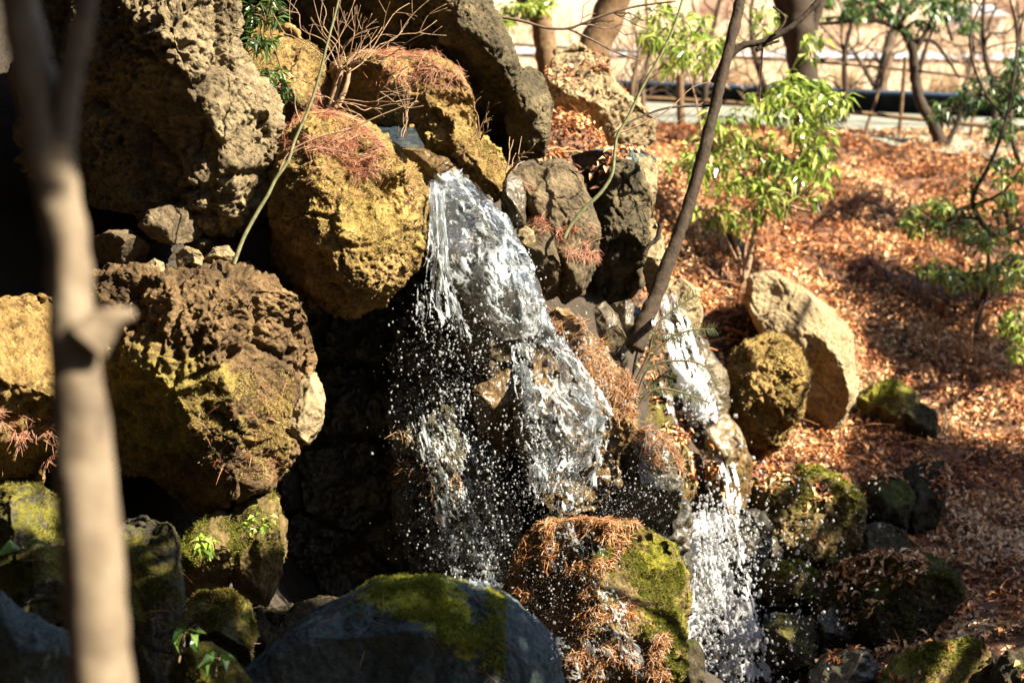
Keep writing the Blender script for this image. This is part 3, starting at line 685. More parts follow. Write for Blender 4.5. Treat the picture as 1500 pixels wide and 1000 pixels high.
# ------------------------------------------------------------------ tubes, leaves, needles
def tube(pts, radii, sides=8, seg=None, wob=0.0, seed=0):
    """smooth tube through pts; returns V, F(quads)"""
    pts = np.asarray(pts, float); radii = np.asarray(radii, float)
    n = len(pts)
    k = seg or max(n * 5, 6)
    t = np.linspace(0, n - 1, k)
    # catmull-rom
    i = np.clip(np.floor(t).astype(int), 0, n - 2); u = (t - i)[:, None]
    g = lambda j: pts[np.clip(j, 0, n - 1)]
    p0, p1, p2, p3 = g(i - 1), g(i), g(i + 1), g(i + 2)
    C = 0.5 * (2 * p1 + (p2 - p0) * u + (2 * p0 - 5 * p1 + 4 * p2 - p3) * u ** 2 + (3 * p1 - p0 - 3 * p2 + p3) * u ** 3)
    R = np.interp(t, np.arange(n), radii)
    T = np.gradient(C, axis=0); T /= np.linalg.norm(T, axis=1)[:, None] + 1e-12
    up = np.array([0.13, 0.97, 0.2]) if abs(T[0] @ np.array([0, 1, 0])) < .9 else np.array([1., 0, .1])
    A = np.cross(T, up); A /= np.linalg.norm(A, axis=1)[:, None] + 1e-12
    Bn = np.cross(T, A)
    a = np.linspace(0, 2 * np.pi, sides, endpoint=False)
    V = C[:, None] + R[:, None, None] * (np.cos(a)[None, :, None] * A[:, None] + np.sin(a)[None, :, None] * Bn[:, None])
    V = V.reshape(-1, 3)
    if wob:
        q = V * (3.0 / max(R.max(), .004)) * .35 + seed * 7.7
        V = V + wob * R.max() * np.stack([perlin(q, 5), perlin(q, 6), perlin(q, 7)], 1)
    idx = np.arange(k * sides).reshape(k, sides)
    nx = np.roll(idx, -1, axis=1)
    F = np.stack([idx[:-1].ravel(), nx[:-1].ravel(), nx[1:].ravel(), idx[1:].ravel()], 1)
    # caps
    V = np.vstack([V, C[0], C[-1]])
    c0, c1 = len(V) - 2, len(V) - 1
    F = np.vstack([F, np.stack([np.full(sides, c0), nx[0], idx[0], np.full(sides, c0)], 1) if False else np.zeros((0, 4), int)])
    cap = [(nx[0][j], idx[0][j], c0) for j in range(sides)] + [(idx[-1][j], nx[-1][j], c1) for j in range(sides)]
    return V, F, np.array(cap)

class MB:
    def __init__(self):
        self.V, self.Q, self.T, self.r, self.n = [], [], [], [], 0
    def add(self, V, Q=None, T=None, r=None):
        self.V.append(V)
        if Q is not None and len(Q): self.Q.append(np.asarray(Q) + self.n)
        if T is not None and len(T): self.T.append(np.asarray(T) + self.n)
        self.r.append(np.full(len(V), 0.5) if r is None else np.asarray(r))
        self.n += len(V)
        return self
    def tube(self, pts, radii, sides=7, seg=None, wob=0.0, seed=0):
        V, F, C = tube(pts, radii, sides, seg, wob, seed)
        return self.add(V, F, C)
    def box(self, c, s, rz=0.0, tilt=None):
        x, y, z = [v / 2 for v in s]
        V = np.array([[sx * x, sy * y, sz * z] for sx in (-1, 1) for sy in (-1, 1) for sz in (-1, 1)])
        ca, sa = math.cos(rz), math.sin(rz)
        V = V @ np.array([[ca, sa, 0], [-sa, ca, 0], [0, 0, 1]]) + np.asarray(c)
        Q = [(0, 1, 3, 2), (4, 6, 7, 5), (0, 4, 5, 1), (2, 3, 7, 6), (0, 2, 6, 4), (1, 5, 7, 3)]
        return self.add(V, Q)
    def build(self, name, mat, parent=None, smooth=True):
        V = np.vstack(self.V)
        T = np.vstack(self.T) if self.T else np.zeros((0, 3), int)
        if self.Q:
            Q = np.vstack(self.Q)
        else:
            Q = np.zeros((0, 4), int)
        me = bpy.data.meshes.new(name)
        me.vertices.add(len(V)); me.vertices.foreach_set('co', V.astype(np.float32).ravel())
        li = np.concatenate([Q.ravel(), T.ravel()]).astype(np.int32)
        me.loops.add(len(li)); me.loops.foreach_set('vertex_index', li)
        me.polygons.add(len(Q) + len(T))
        ls = np.concatenate([np.arange(len(Q)) * 4, len(Q) * 4 + np.arange(len(T)) * 3]).astype(np.int32)
        me.polygons.foreach_set('loop_start', ls)
        me.polygons.foreach_set('use_smooth', np.full(len(Q) + len(T), smooth))
        me.update(calc_edges=True)
        attr(me, 'r', np.concatenate(self.r))
        return link(name, me, mat, parent)

def rand_dirs(n):
    v = RNG.normal(size=(n, 3))
    return v / np.linalg.norm(v, axis=1)[:, None]

def norm(v):
    return v / (np.linalg.norm(v, axis=-1, keepdims=True) + 1e-12)

def add_leaves(mb, pos, direc, length, width, fold=0.25, droop=0.25, rc=None):
    """pointed, folded leaves: 6 verts, 4 quads/tris each"""
    n = len(pos)
    direc = norm(direc)
    side = norm(np.cross(direc, rand_dirs(n) * .6 + np.array([0, 0, 1])))
    nor = np.cross(side, direc)
    L_ = np.broadcast_to(length, (n,))[:, None]; W = np.broadcast_to(width, (n,))[:, None]
    a = pos
    m1 = pos + direc * L_ * .45
    tip = pos + direc * L_ - nor * L_ * droop
    l1 = m1 + side * W * .5 + nor * W * fold
    r1 = m1 - side * W * .5 + nor * W * fold
    V = np.stack([a, l1, m1, r1, tip], 1).reshape(-1, 3)
    o = np.arange(n)[:, None] * 5
    T = np.concatenate([o + [0, 2, 1], o + [0, 3, 2], o + [1, 2, 4], o + [2, 3, 4]])
    r = np.repeat(RNG.random(n) if rc is None else rc, 5)
    mb.add(V, None, T, r)

def add_needles(mb, pos, nor, length, w=0.0017, lift=0.35, tang=None, bend=0.2):
    n = len(pos)
    t = np.cross(nor, rand_dirs(n)) if tang is None else tang
    t = norm(t + nor * lift * (RNG.random((n, 1)) * 2 - .5))
    side = norm(np.cross(t, nor) + 1e-6)
    up = np.cross(side, t)
    L_ = length[:, None]
    bd = (RNG.random((n, 1)) * 2 - 1) * bend
    V = []
    for k, s in enumerate((-.5, -.16, .16, .5)):
        c = pos + nor * w * 2 + t * L_ * s + side * L_ * bd * (s * s * 4 - .4) * .5 - nor * L_ * .06 * (s * s * 4)
        ww = w * (1.0 if abs(s) < .3 else .45)
        V += [c + side * ww, c + up * ww, c - side * ww]
    V = np.stack(V, 1).reshape(-1, 3)
    o = np.arange(n)[:, None] * 12
    Q = np.concatenate([o + [3 * k + a, 3 * k + (a + 1) % 3, 3 * k + 3 + (a + 1) % 3, 3 * k + 3 + a] for k in range(3) for a in range(3)])
    mb.add(V, Q, None, np.repeat(RNG.random(n), 12))

def in_poly(x, y, poly):
    p = np.array(poly, float); ins = np.zeros(len(x), bool); j = len(p) - 1
    for i in range(len(p)):
        c = ((p[i, 1] > y) != (p[j, 1] > y)) & (x < (p[j, 0] - p[i, 0]) * (y - p[i, 1]) / (p[j, 1] - p[i, 1] + 1e-9) + p[i, 0])
        ins ^= c; j = i
    return ins

def seeds_on(keys, poly, n, upmin=-0.2, clump=0.0, cs=6.0):
    Ps, Ns = [], []
    for k in keys:
        r = ROCKS[k]
        ok = r['vis'] & in_poly(r['px'], r['py'], poly) & (r['N'][:, 2] > upmin)
        Ps.append(r['V'][ok]); Ns.append(r['N'][ok])
    Pn, Nn = np.vstack(Ps), np.vstack(Ns)
    if len(Pn) == 0:
        return Pn, Nn
    w = np.ones(len(Pn))
    if clump:
        w = np.clip(sstep(-clump * .3, .3, fbm(Pn * cs, 3, 55)), 0.02, 1)
    i = RNG.choice(len(Pn), n, p=w / w.sum())
    return Pn[i] + rand_dirs(n) * .004, Nn[i]

# ------------------------------------------------------------------ needles lying on the rocks
def needle_bed(keys, poly, n, label, ln=(.05, .12), mat='needle', upmin=-.1, clump=.8, w=.0012, lift=.12, name='pine_needles', thick=0.012):
    p, nn = seeds_on(keys, poly, n, upmin, clump, 9.0)
    if len(p) == 0: return
    nn2 = norm(nn + np.array([0, 0, .6]))
    mb = MB()
    p = p + nn2 * (RNG.random((n, 1)) ** 1.5) * thick
    add_needles(mb, p, nn2, RNG.uniform(*ln, n), w, lift)
    tag(mb.build(name, M[mat]), label, 'pine needles', kind='stuff')

needle_bed(['yellow'], [(405, 160), (470, 150), (540, 185), (575, 235), (560, 260), (520, 262), (470, 225), (415, 215), (400, 190)], 1700, 'red needles heaped on top of the golden yellow boulder')
needle_bed(['yellow'], [(440, 220), (600, 215), (610, 300), (500, 320), (450, 280)], 160, 'a few loose straw needles lying down the face of the golden yellow boulder', clump=0, thick=.004)
needle_bed(['reartop'], [(490, 70), (670, 70), (680, 130), (600, 130), (500, 130)], 800, 'red brown needles on the flat topped mossy rock')
needle_bed(['rearleft'], [(370, 130), (490, 120), (490, 190), (390, 190)], 380, 'pink needles at the foot of the dry twiggy shrub')
needle_bed(['slab', 'ledge'], [(765, 270), (790, 280), (800, 340), (775, 330)], 240, 'straw coloured needles on the narrow upright stone')
needle_bed(['slab', 'ledge'], [(815, 335), (868, 330), (872, 380), (830, 376)], 360, 'pink needles caught on the branch shadowed slab')
needle_bed(['brownstep'], [(800, 450), (880, 480), (940, 570), (920, 640), (880, 600), (850, 540), (800, 500)], 1000, 'brown needles matted on the shoulder of the brown wet rock', mat='needle_wet')
needle_bed(['darkrock'], [(900, 610), (1000, 640), (1000, 700), (950, 680), (890, 660)], 420, 'damp brown needles on the dark wet rock between the falls', mat='needle_wet')
needle_bed(['needlerock'], [(745, 790), (800, 765), (940, 760), (900, 820), (880, 870), (830, 900), (790, 900), (745, 860)], 3600, 'thick thatch of orange needles on the upper left of the splashed rock', ln=(.03, .07), mat='needle_wet', clump=.9, w=.0017, thick=.016)
needle_bed(['needlerock'], [(800, 880), (900, 860), (975, 930), (980, 1010), (840, 1010), (800, 960)], 2600, 'orange needles strewn over the lower front of the splashed rock', ln=(.03, .08), mat='needle_wet', clump=.5, w=.0015, thick=.012)
needle_bed(['left'], [(150, 560), (430, 560), (400, 700), (170, 690)], 140, 'scattered dry needles on the craggy brown boulder', clump=0, thick=.004)
needle_bed(['leftedge'], [(-20, 600), (70, 600), (80, 680), (-20, 680)], 420, 'pink needles on the dull yellow boulder at the left edge')
needle_bed(['slope', 'wall', 'pillar'], [(540, 600), (620, 620), (700, 700), (760, 720), (740, 790), (640, 760), (560, 680)], 240, 'red needles stuck to the long wet sloping rock', mat='needle_wet', clump=.9)
needle_bed(['front'], [(480, 850), (760, 850), (780, 990), (480, 990)], 40, 'odd dry needles on the green moss cap', clump=0, thick=.004)
needle_bed(['post', 'll2', 'ball', 'sprig'], [(0, 800), (370, 780), (370, 1000), (0, 1000)], 50, 'single dry needles on the shaded mossy rocks at the lower left', clump=0, thick=.004)

# moss tufts: short upright blades give the cushions a real nap
def moss_nap(keys, poly, n, label, stops, ln=(.006, .014), w=.0011, upmin=0.0, clump=.4):
    p, nn = seeds_on(keys, poly, n, upmin, clump)
    if len(p) == 0: return
    mb = MB()
    t = norm(nn + rand_dirs(n) * .7)
    add_needles(mb, p + t * .003, norm(np.cross(t, rand_dirs(n))), RNG.uniform(*ln, n), w, 0, tang=t, bend=.5)
    tag(mb.build('moss', leafy_mat('moss_blades', stops, .7, .3, .2)), label, 'moss', kind='stuff')
GST = [(0, (0.05, 0.065, 0.007)), (0.5, (0.15, 0.165, 0.018)), (1, (0.28, 0.27, 0.045))]
OST = [(0, (0.15, 0.11, 0.035)), (0.5, (0.38, 0.285, 0.10)), (1, (0.58, 0.46, 0.21))]
moss_nap(['needlerock'], [(900, 760), (1000, 790), (1010, 1000), (960, 1000), (920, 860), (900, 800)], 16000, 'bright green moss on the right side of the splashed rock', GST)
moss_nap(['needlerock'], [(830, 790), (900, 790), (900, 900), (840, 900)], 3000, 'green moss cushions among the orange needles', GST)
moss_nap(['front'], [(500, 845), (640, 838), (740, 870), (740, 1000), (640, 1000), (640, 910), (500, 900)], 16000, 'green moss cap on the smooth blue grey boulder', [(0, (0.10, 0.13, 0.01)), (0.5, (0.26, 0.29, 0.03)), (1, (0.46, 0.46, 0.08))])
moss_nap(['litmoss1', 'litmoss2'], [(260, 700), (420, 700), (420, 820), (260, 860)], 6000, 'yellow green moss on the sunny mossy pair', GST)
moss_nap(['left'], [(100, 540), (430, 540), (420, 700), (100, 700)], 24000, 'yellow moss low on the craggy brown boulder', OST)
moss_nap(['yellow'], [(390, 160), (630, 200), (630, 400), (480, 380), (400, 300)], 9000, 'golden moss coating the golden yellow boulder', OST, ln=(.004, .010), upmin=-.4)
moss_nap(['reartop', 'rearleft', 'holed'], [(360, 60), (750, 60), (750, 290), (360, 200)], 12000, 'golden moss on the rocks above the crest', OST, ln=(.005, .012))
moss_nap(['post', 'ball', 'll1', 'll2', 'sprig'], [(-20, 700), (380, 740), (380, 1010), (-20, 1010)], 14000, 'brown green moss on the shaded rocks at the lower left', [(0, (0.05, 0.05, 0.008)), (0.5, (0.13, 0.11, 0.02)), (1, (0.24, 0.20, 0.04))])
moss_nap(['r31', 'r34', 'r35', 'r37', 'smallmoss'], [(1050, 480), (1480, 480), (1480, 1000), (1050, 1000)], 16000, 'green moss on the rocks of the right bank', GST, ln=(.012, .03), w=.002, upmin=.2)

moss_nap(['mossball'], [(1050, 480), (1200, 480), (1200, 600), (1050, 600)], 5000, 'yellow moss on top of the mossy boulder beside the big pale boulder', OST, ln=(.012, .03), w=.002, upmin=.3)
# ------------------------------------------------------------------ leaf litter on the right slope
n = 170000
lx = RNG.uniform(-0.4, 6.5, n); ly = RNG.uniform(9.2, 18.3, n)
keep = (lx > 0.7 + np.maximum(0, 10.8 - ly) * .5) | ((ly > 9.9) & (lx < .8))
lx, ly = lx[keep], ly[keep]
lz = ground_z(lx, ly)
qx, qy, qd = proj(np.stack([lx, ly, lz], 1))
keep = (qx > 690) & (qx < 1560) & (qy < 1060) & (RNG.random(len(qx)) < .12 + .88 * sstep(-.55, .0, fbm(np.stack([lx, ly, 0 * lx], 1) * 2.3, 3, 77)))
lx, ly, lz = lx[keep], ly[keep], lz[keep]
mb = MB()
pos = np.stack([lx, ly, lz + RNG.uniform(.0, .05, len(lx))], 1)
dr = rand_dirs(len(lx)) * np.array([1, 1, .55])
dens = .5 + .5 * np.clip(fbm(pos * 1.1, 3, 9) * 1.2 + RNG.normal(size=len(pos)) * .45, -1, 1)
add_leaves(mb, pos, dr, RNG.uniform(.022, .06, len(lx)) * (1 + 1.1 * (RNG.random(len(lx)) < .06)), RNG.uniform(.010, .034, len(lx)), .3, .25, rc=dens)
for k in RNG.integers(0, len(pos), 700):
    a_ = RNG.uniform(0, 6.28); l_ = RNG.uniform(.06, .3); e_ = pos[k] + np.array([math.cos(a_) * l_, math.sin(a_) * l_, RNG.uniform(-.01, .04)]); e_[2] = max(e_[2], float(ground_z(e_[:1], e_[1:2])[0]) + .02)
    mb.tube(np.array([pos[k] + [0, 0, .02], (pos[k] + e_) / 2 + [0, 0, .03], e_]), np.array([.004, .0035, .002]), 4, 5)
tag(mb.build('leaf_litter', M['litter'], smooth=False), 'thick carpet of fallen orange brown leaves over the right bank', 'leaf litter', kind='stuff')
def rock_leaves(keys, poly, n, label, upmin=.3, s=(.03, .06)):
    p, nn = seeds_on(keys, poly, n, upmin, .4, 3)
    if not len(p): return
    mb = MB()
    add_leaves(mb, p + nn * .01, norm(np.cross(nn, rand_dirs(n))) + nn * .2, RNG.uniform(*s, n), RNG.uniform(s[0] * .5, s[1] * .5, n), .3, .2)
    tag(mb.build('fallen_leaves', M['litter'], smooth=False), label, 'fallen leaves', kind='stuff')
rock_leaves(['f2left', 'f2olive', 'f2slope'], [(930, 540), (1040, 600), (1060, 720), (940, 760)], 700, 'orange leaves lying on the rock left of the second waterfall', 0)
rock_leaves(['r32', 'r33', 'r34', 'r37', 'r38', 'r43', 'r31'], [(1100, 640), (1500, 640), (1500, 1000), (1100, 1000)], 900, 'fallen leaves lying on tops of the lower right rocks', .55)
rock_leaves(['topslab', 'darkslab', 'back'], [(800, 60), (960, 60), (960, 300), (800, 300)], 300, 'dry leaves on the stones below the pale capped boulder', .5)
# leaf clumps of the added right-hand tree, placed to shade: (photo x, y, depth of what they shade, metres towards the sun, radius, density)
SHADE = [(370, 930, 7.5, 5.4, .22, .7), (420, 1000, 6.3, 4.6, .32, .5), (560, 1020, 6.3, 4.6, .25, .3), (640, 930, 6.3, 4.6, .4, .16), (800, 1000, 6.4, 4.6, .28, .35), (30, 960, 6.0, 5, .32, .7), (100, 860, 6.4, 5.2, .45, .6), (220, 960, 6.6, 5.0, .3, .5), (330, 930, 6.7, 5.0, .25, .3),
         (1290, 880, 10.0, 6.0, .65, 2.4), (1420, 780, 10.8, 6.0, .75, 2.6), (1500, 760, 11.0, 6.4, .6, 1.6), (1340, 740, 11.2, 6.5, .55, 1.6), (1460, 660, 12.0, 6.5, .7, 2.0), (1340, 500, 13.8, 7.0, .38, 1.1), (1460, 490, 13.8, 7.0, .5, 1.4), 
         (1300, 715, 11.3, 6.4, .25, .7), (1310, 810, 10.6, 6.2, .35, .9), (1300, 420, 14.6, 7.2, .5, .55), (1430, 340, 15.8, 7.5, .4, .35), (1410, 420, 14.8, 7.2, .4, .6), (1060, 370, 13.7, 7, .35, .7), (1370, 800, 10.8, 6.0, .45, 1.4), (60, 60, 2.6, 2.3, .20, .25)]
# ------------------------------------------------------------------ water
def water_mat(name, white=0.45, col=(0.86, 0.92, 0.97), rough=0.06, bump=0.0, clear=0.0):
    m, nt, b = newmat(name)
    b.inputs['Base Color'].default_value = (*col, 1)
    b.inputs['Roughness'].default_value = rough
    b.inputs['IOR'].default_value = 1.33
    b.inputs['Transmission Weight'].default_value = 1 - white
    b.inputs['Specular IOR Level'].default_value = 0.8
    t = nd(nt, 'ShaderNodeBsdfTranslucent'); t.inputs[0].default_value = (*col, 1)
    m0 = nd(nt, 'ShaderNodeMixShader', i_0=white * 0.45)
    nt.links.new(b.outputs[0], m0.inputs[1]); nt.links.new(t.outputs[0], m0.inputs[2])
    tp = nd(nt, 'ShaderNodeBsdfTransparent'); mx = nd(nt, 'ShaderNodeMixShader', i_0=clear)
    nt.links.new(m0.outputs[0], mx.inputs[1]); nt.links.new(tp.outputs[0], mx.inputs[2])
    nt.links.new(mx.outputs[0], nt.nodes['Material Output'].inputs[0])
    if bump:
        pos = nd(nt, 'ShaderNodeNewGeometry').outputs['Position']
        n = nd(nt, 'ShaderNodeTexNoise', i_Scale=bump, i_Detail=5); nt.links.new(pos, n.inputs['Vector'])
        bp = nd(nt, 'ShaderNodeBump', i_Distance=0.01); nt.links.new(n.outputs[0], bp.inputs['Height']); nt.links.new(bp.outputs[0], b.inputs['Normal'])
    return m
def film_mat(name, f0=.015):
    m, nt, b = newmat(name)
    nt.nodes.remove(b)
    pos = nd(nt, 'ShaderNodeNewGeometry').outputs['Position']
    n = nd(nt, 'ShaderNodeTexNoise', i_Scale=38, i_Detail=5, i_Distortion=1.5); nt.links.new(pos, n.inputs['Vector'])
    bp = nd(nt, 'ShaderNodeBump', i_Distance=0.02); nt.links.new(n.outputs[0], bp.inputs['Height'])
    fr = nd(nt, 'ShaderNodeFresnel', i_IOR=1.33); nt.links.new(bp.outputs[0], fr.inputs['Normal'])
    g = nd(nt, 'ShaderNodeBsdfGlossy', i_Roughness=.12); nt.links.new(bp.outputs[0], g.inputs['Normal'])
    t = nd(nt, 'ShaderNodeBsdfTransparent'); t.inputs[0].default_value = (.90, .93, .92, 1)
    mx = nd(nt, 'ShaderNodeMixShader'); nt.links.new(math_(nt, 'ADD', fr.outputs[0], f0, True), mx.inputs[0])
    nt.links.new(t.outputs[0], mx.inputs[1]); nt.links.new(g.outputs[0], mx.inputs[2])
    nt.links.new(mx.outputs[0], nt.nodes['Material Output'].inputs[0])
    return m
M['film'] = film_mat('clear_water_film')
M['water'] = water_mat('falling_water', 0.26, (0.84, 0.93, 1.0), clear=.30)
M['foam'] = water_mat('white_foaming_water', 0.5, (0.95, 0.97, 1.0), 0.1)
M['drops'] = water_mat('water_drops', 0.2, (0.93, 0.96, 1.0), 0.05)
M['stream'] = water_mat('stream_surface', 0.25, (0.10, 0.15, 0.19), 0.08, 35)

def poly_at(curve, v):
    c = np.array(curve, float)
    s = np.concatenate([[0], np.cumsum(np.hypot(*(c[1:, :2] - c[:-1, :2]).T))]); s /= s[-1]
    # smooth interpolation
    x = np.interp(v, s, c[:, 0]); y = np.interp(v, s, c[:, 1])
    return x, y

def blur2(a, k):
    for ax in (0, 1):
        for _ in range(2):
            p = np.pad(a, [(k, k) if i == ax else (0, 0) for i in (0, 1)], mode='edge')
            c = np.cumsum(np.insert(p, 0, 0, axis=ax), axis=ax)
            a = (np.take(c, range(2 * k + 1, c.shape[ax]), axis=ax) - np.take(c, range(0, c.shape[ax] - 2 * k - 1), axis=ax)) / (2 * k + 1)
    return a

def web_sheet(name, left, right, depth, thr, freq=22, stretch=2.2, cell=1.2, thick=.010, mat='water', label=None, seed=0, ruffle=.03, parent=None, endfade=0.15, offset=.05, warp=.8, startfade=0.02):
    """lacy sheet of falling water: ridged-noise filaments with real thickness"""
    H = int(np.hypot(left[-1][0] - left[0][0], left[-1][1] - left[0][1]) / cell)
    W = int(max(np.hypot(np.array(poly_at(right, np.linspace(0, 1, 9))) - np.array(poly_at(left, np.linspace(0, 1, 9))), 0).max(), 20) / cell)
    W = max(12, int(max(np.hypot(a[0] - b_[0], a[1] - b_[1]) for a, b_ in zip(np.array(poly_at(left, np.linspace(0, 1, 9))).T, np.array(poly_at(right, np.linspace(0, 1, 9))).T)) / cell))
    v = np.linspace(0, 1, H); u = np.linspace(0, 1, W)
    lx, ly = poly_at(left, v); rx, ry = poly_at(right, v)
    k = max(3, H // 14) | 1
    ker = np.hanning(k + 2)[1:-1]; ker /= ker.sum()
    sm = lambda a: np.convolve(np.pad(a, k // 2, mode='edge'), ker, 'valid')
    lx, ly, rx, ry = map(sm, (lx, ly, rx, ry))
    X = lx[:, None] * (1 - u) + rx[:, None] * u
    Y = ly[:, None] * (1 - u) + ry[:, None] * u
    if depth is None:
        D = zdepth(X, Y, 8.6)
        D = np.minimum(blur2(D, max(2, W // 16)), D + .02) - offset
    elif np.ndim(depth) == 0:
        D = np.full_like(X, depth)
    else:
        D = np.interp(v, np.linspace(0, 1, len(depth)), depth)[:, None] + 0 * X
    Vp = P(X, Y, D).reshape(-1, 3)
    U_, V_ = np.meshgrid(u, v)
    s = D.mean() / FPX
    wid = np.hypot(rx - lx, ry - ly).mean() * s; hei = H * cell * s
    q = np.stack([U_.ravel() * wid * freq, V_.ravel() * hei * freq / stretch, np.full(U_.size, seed * 3.3)], 1)
    wv = np.stack([perlin(q * .6, seed + 1), perlin(q * .6, seed + 2), 0 * q[:, 0]], 1) * warp
    wv = wv + .35 * warp * np.stack([perlin(q * 1.9, seed + 3), perlin(q * 1.9, seed + 4), 0 * q[:, 0]], 1)
    q = q + wv
    r1 = 1 - np.abs(perlin(q, seed + 5)) * 2.6
    r2 = 1 - np.abs(perlin(q * 2.1 + 3, seed + 6)) * 2.6
    r3 = 1 - np.abs(perlin(q * 4.3 + 3, seed + 7)) * 2.6
    rid = np.maximum(np.maximum(r1, r2 * .95), r3 * .85) * .7 + .3 * (r1 + r2 + r3) / 3
    cov = perlin(q * .35, seed + 8) * .5
    edge = np.minimum(U_, 1 - U_).ravel()
    fade = -0.6 * (1 - sstep(0, .10, edge)) - 0.9 * sstep(1 - endfade, 1, V_.ravel()) - .5 * (1 - sstep(0, startfade, V_.ravel()))
    val = (rid + cov + fade - thr)
    h = np.sqrt(np.clip(val, 0, 1)) * thick
    ruf = ruffle * fbm(q * .45 + 9, 3, seed + 9)
    t1 = norm(np.gradient(Vp.reshape(H, W, 3), axis=0)).reshape(-1, 3); t2 = norm(np.gradient(Vp.reshape(H, W, 3), axis=1)).reshape(-1, 3)
    nn = norm(np.cross(t1, t2))
    nn *= np.sign((nn * (np.array([0, 0, CAMZ]) - Vp)).sum(1))[:, None]
    A = Vp + nn * (ruf + h + .25 * thick * perlin(q * 3.3, seed + 12))[:, None]
    Bk = Vp + nn * (ruf - h)[:, None]
    keep = (val > 0).reshape(H, W)
    kf = keep[:-1, :-1] & keep[:-1, 1:] & keep[1:, 1:] & keep[1:, :-1]
    idx = np.arange(H * W).reshape(H, W)
    F = np.stack([idx[:-1, :-1][kf], idx[:-1, 1:][kf], idx[1:, 1:][kf], idx[1:, :-1][kf]], 1)
    allV = np.vstack([A, Bk]); allF = np.vstack([F, F[:, ::-1] + H * W])
    used = np.unique(allF); remap = np.full(len(allV), -1); remap[used] = np.arange(len(used))
    mb = MB(); mb.add(allV[used], remap[allF])
    return mb

_drop = ico(2)
def add_drops(mb, pos, rad, stretch=None):
    """small wobbling drops"""
    S, F = _drop
    n = len(pos)
    sc_ = np.stack([RNG.uniform(.7, 1.1, n), RNG.uniform(.7, 1.1, n), RNG.uniform(.8, 1.5, n)], 1) if stretch is None else stretch
    V = pos[:, None] + S[None] * (sc_ * rad[:, None])[:, None]
    V = V + (rad[:, None] * .25 * RNG.normal(size=(n, 3)))[:, None] * (S[None, :, 2:3] ** 2)
    F = F[None] + (np.arange(n) * len(S))[:, None, None]
    mb.add(V.reshape(-1, 3), None, F.reshape(-1, 3))

def scatter_drops(mb, curve, n, spread, depth, dspread, rpx, clump=.5):
    """drops strewn around a pixel path"""
    t = RNG.random(n)
    x, y = poly_at(curve, t)
    sp = np.interp(t, np.linspace(0, 1, len(spread)), spread)
    x = x + RNG.normal(size=n) * sp; y = y + RNG.normal(size=n) * sp * .8
    d = np.interp(t, np.linspace(0, 1, len(depth)), depth) + RNG.normal(size=n) * dspread
    pos = P(x, y, d)
    if clump:
        w = sstep(-.35 * clump, .35, fbm(pos * 7, 3, 70)) + (1 - clump) * .5
        ok = RNG.random(n) < w
        pos, d = pos[ok], d[ok]
    r = (rpx[0] + (rpx[1] - rpx[0]) * RNG.random(len(pos)) ** 5.0) * d / FPX
    add_drops(mb, pos, r)

main = MB()
def addm(dst, mb_):
    for V in mb_.V: pass
    off = dst.n
    for V, r in zip(mb_.V, mb_.r):
        dst.V.append(V); dst.r.append(r)
    for Q in mb_.Q: dst.Q.append(Q + off)
    for T in mb_.T: dst.T.append(T + off)
    dst.n += mb_.n
A_L = [(632, 254), (656, 290), (698, 322), (726, 352), (746, 396), (758, 440), (762, 480), (754, 520)]
A_R = [(674, 246), (708, 282), (744, 316), (764, 352), (782, 402), (796, 446), (816, 484), (828, 520)]
addm(main, web_sheet('a', A_L, A_R, None, .50, 34, 2.4, seed=1, thick=.006, offset=.04, ruffle=.016))
addm(main, web_sheet('a2', A_L, A_R, None, .64, 44, 2.6, seed=21, thick=.008, offset=.075, ruffle=.03))
addm(main, web_sheet('a0', [(630, 262), (630, 330), (648, 400), (690, 455), (740, 500)], [(674, 252), (744, 318), (770, 375), (786, 430), (812, 490)], None, .64, 24, 1.8, seed=2, thick=.005, offset=.03, ruffle=.01))
addm(main, web_sheet('b', [(626, 272), (628, 330), (620, 372), (606, 420), (600, 470), (598, 520), (596, 570)], [(652, 276), (656, 340), (662, 390), (672, 430), (692, 475), (706, 512), (700, 560)], [8.0, 7.98, 7.95, 7.93, 7.9], .52, 30, 4.5, seed=3, thick=.009, ruffle=.05, endfade=.4))
addm(main, web_sheet('b2', [(626, 262), (628, 330), (622, 380), (610, 430)], [(646, 266), (650, 340), (654, 390), (664, 430)], [8.0, 7.97, 7.95, 7.93], .30, 40, 4.0, seed=31, thick=.007, ruffle=.04, endfade=.5))
D_L = [(746, 498), (752, 560), (762, 620), (774, 680), (778, 740), (784, 780)]
D_R = [(832, 490), (848, 530), (872, 572), (898, 612), (888, 652), (862, 692), (870, 756)]
addm(main, web_sheet('d', D_L, D_R, [8.0, 7.96, 7.93, 7.9, 7.88], .62, 19, 1.5, seed=4, thick=.008, ruffle=.07, endfade=.12))
addm(main, web_sheet('d2', D_L, D_R, [7.98, 7.93, 7.9, 7.87, 7.85], .74, 26, 1.6, seed=5, thick=.008, ruffle=.09, endfade=.1))
addm(main, web_sheet('d3', [(796, 494), (826, 536), (852, 574), (868, 606), (862, 650), (846, 700), (852, 750)], [(824, 490), (852, 530), (884, 572), (902, 612), (892, 656), (876, 700), (880, 750)], [7.97, 7.92, 7.88, 7.86], .46, 30, 2.2, seed=6, thick=.008, ruffle=.06, endfade=.2))
addm(main, web_sheet('d4', [(746, 500), (750, 560), (758, 620), (770, 680), (774, 750)], [(776, 500), (782, 560), (794, 620), (806, 690), (806, 760)], [7.97, 7.92, 7.88, 7.86], .56, 28, 2.2, seed=16, thick=.008, ruffle=.06, endfade=.2))
fm_ = MB()
addm(fm_, web_sheet('fa', A_L, A_R, None, .1, 18, 2.2, seed=51, thick=.006, offset=.035, ruffle=.02))
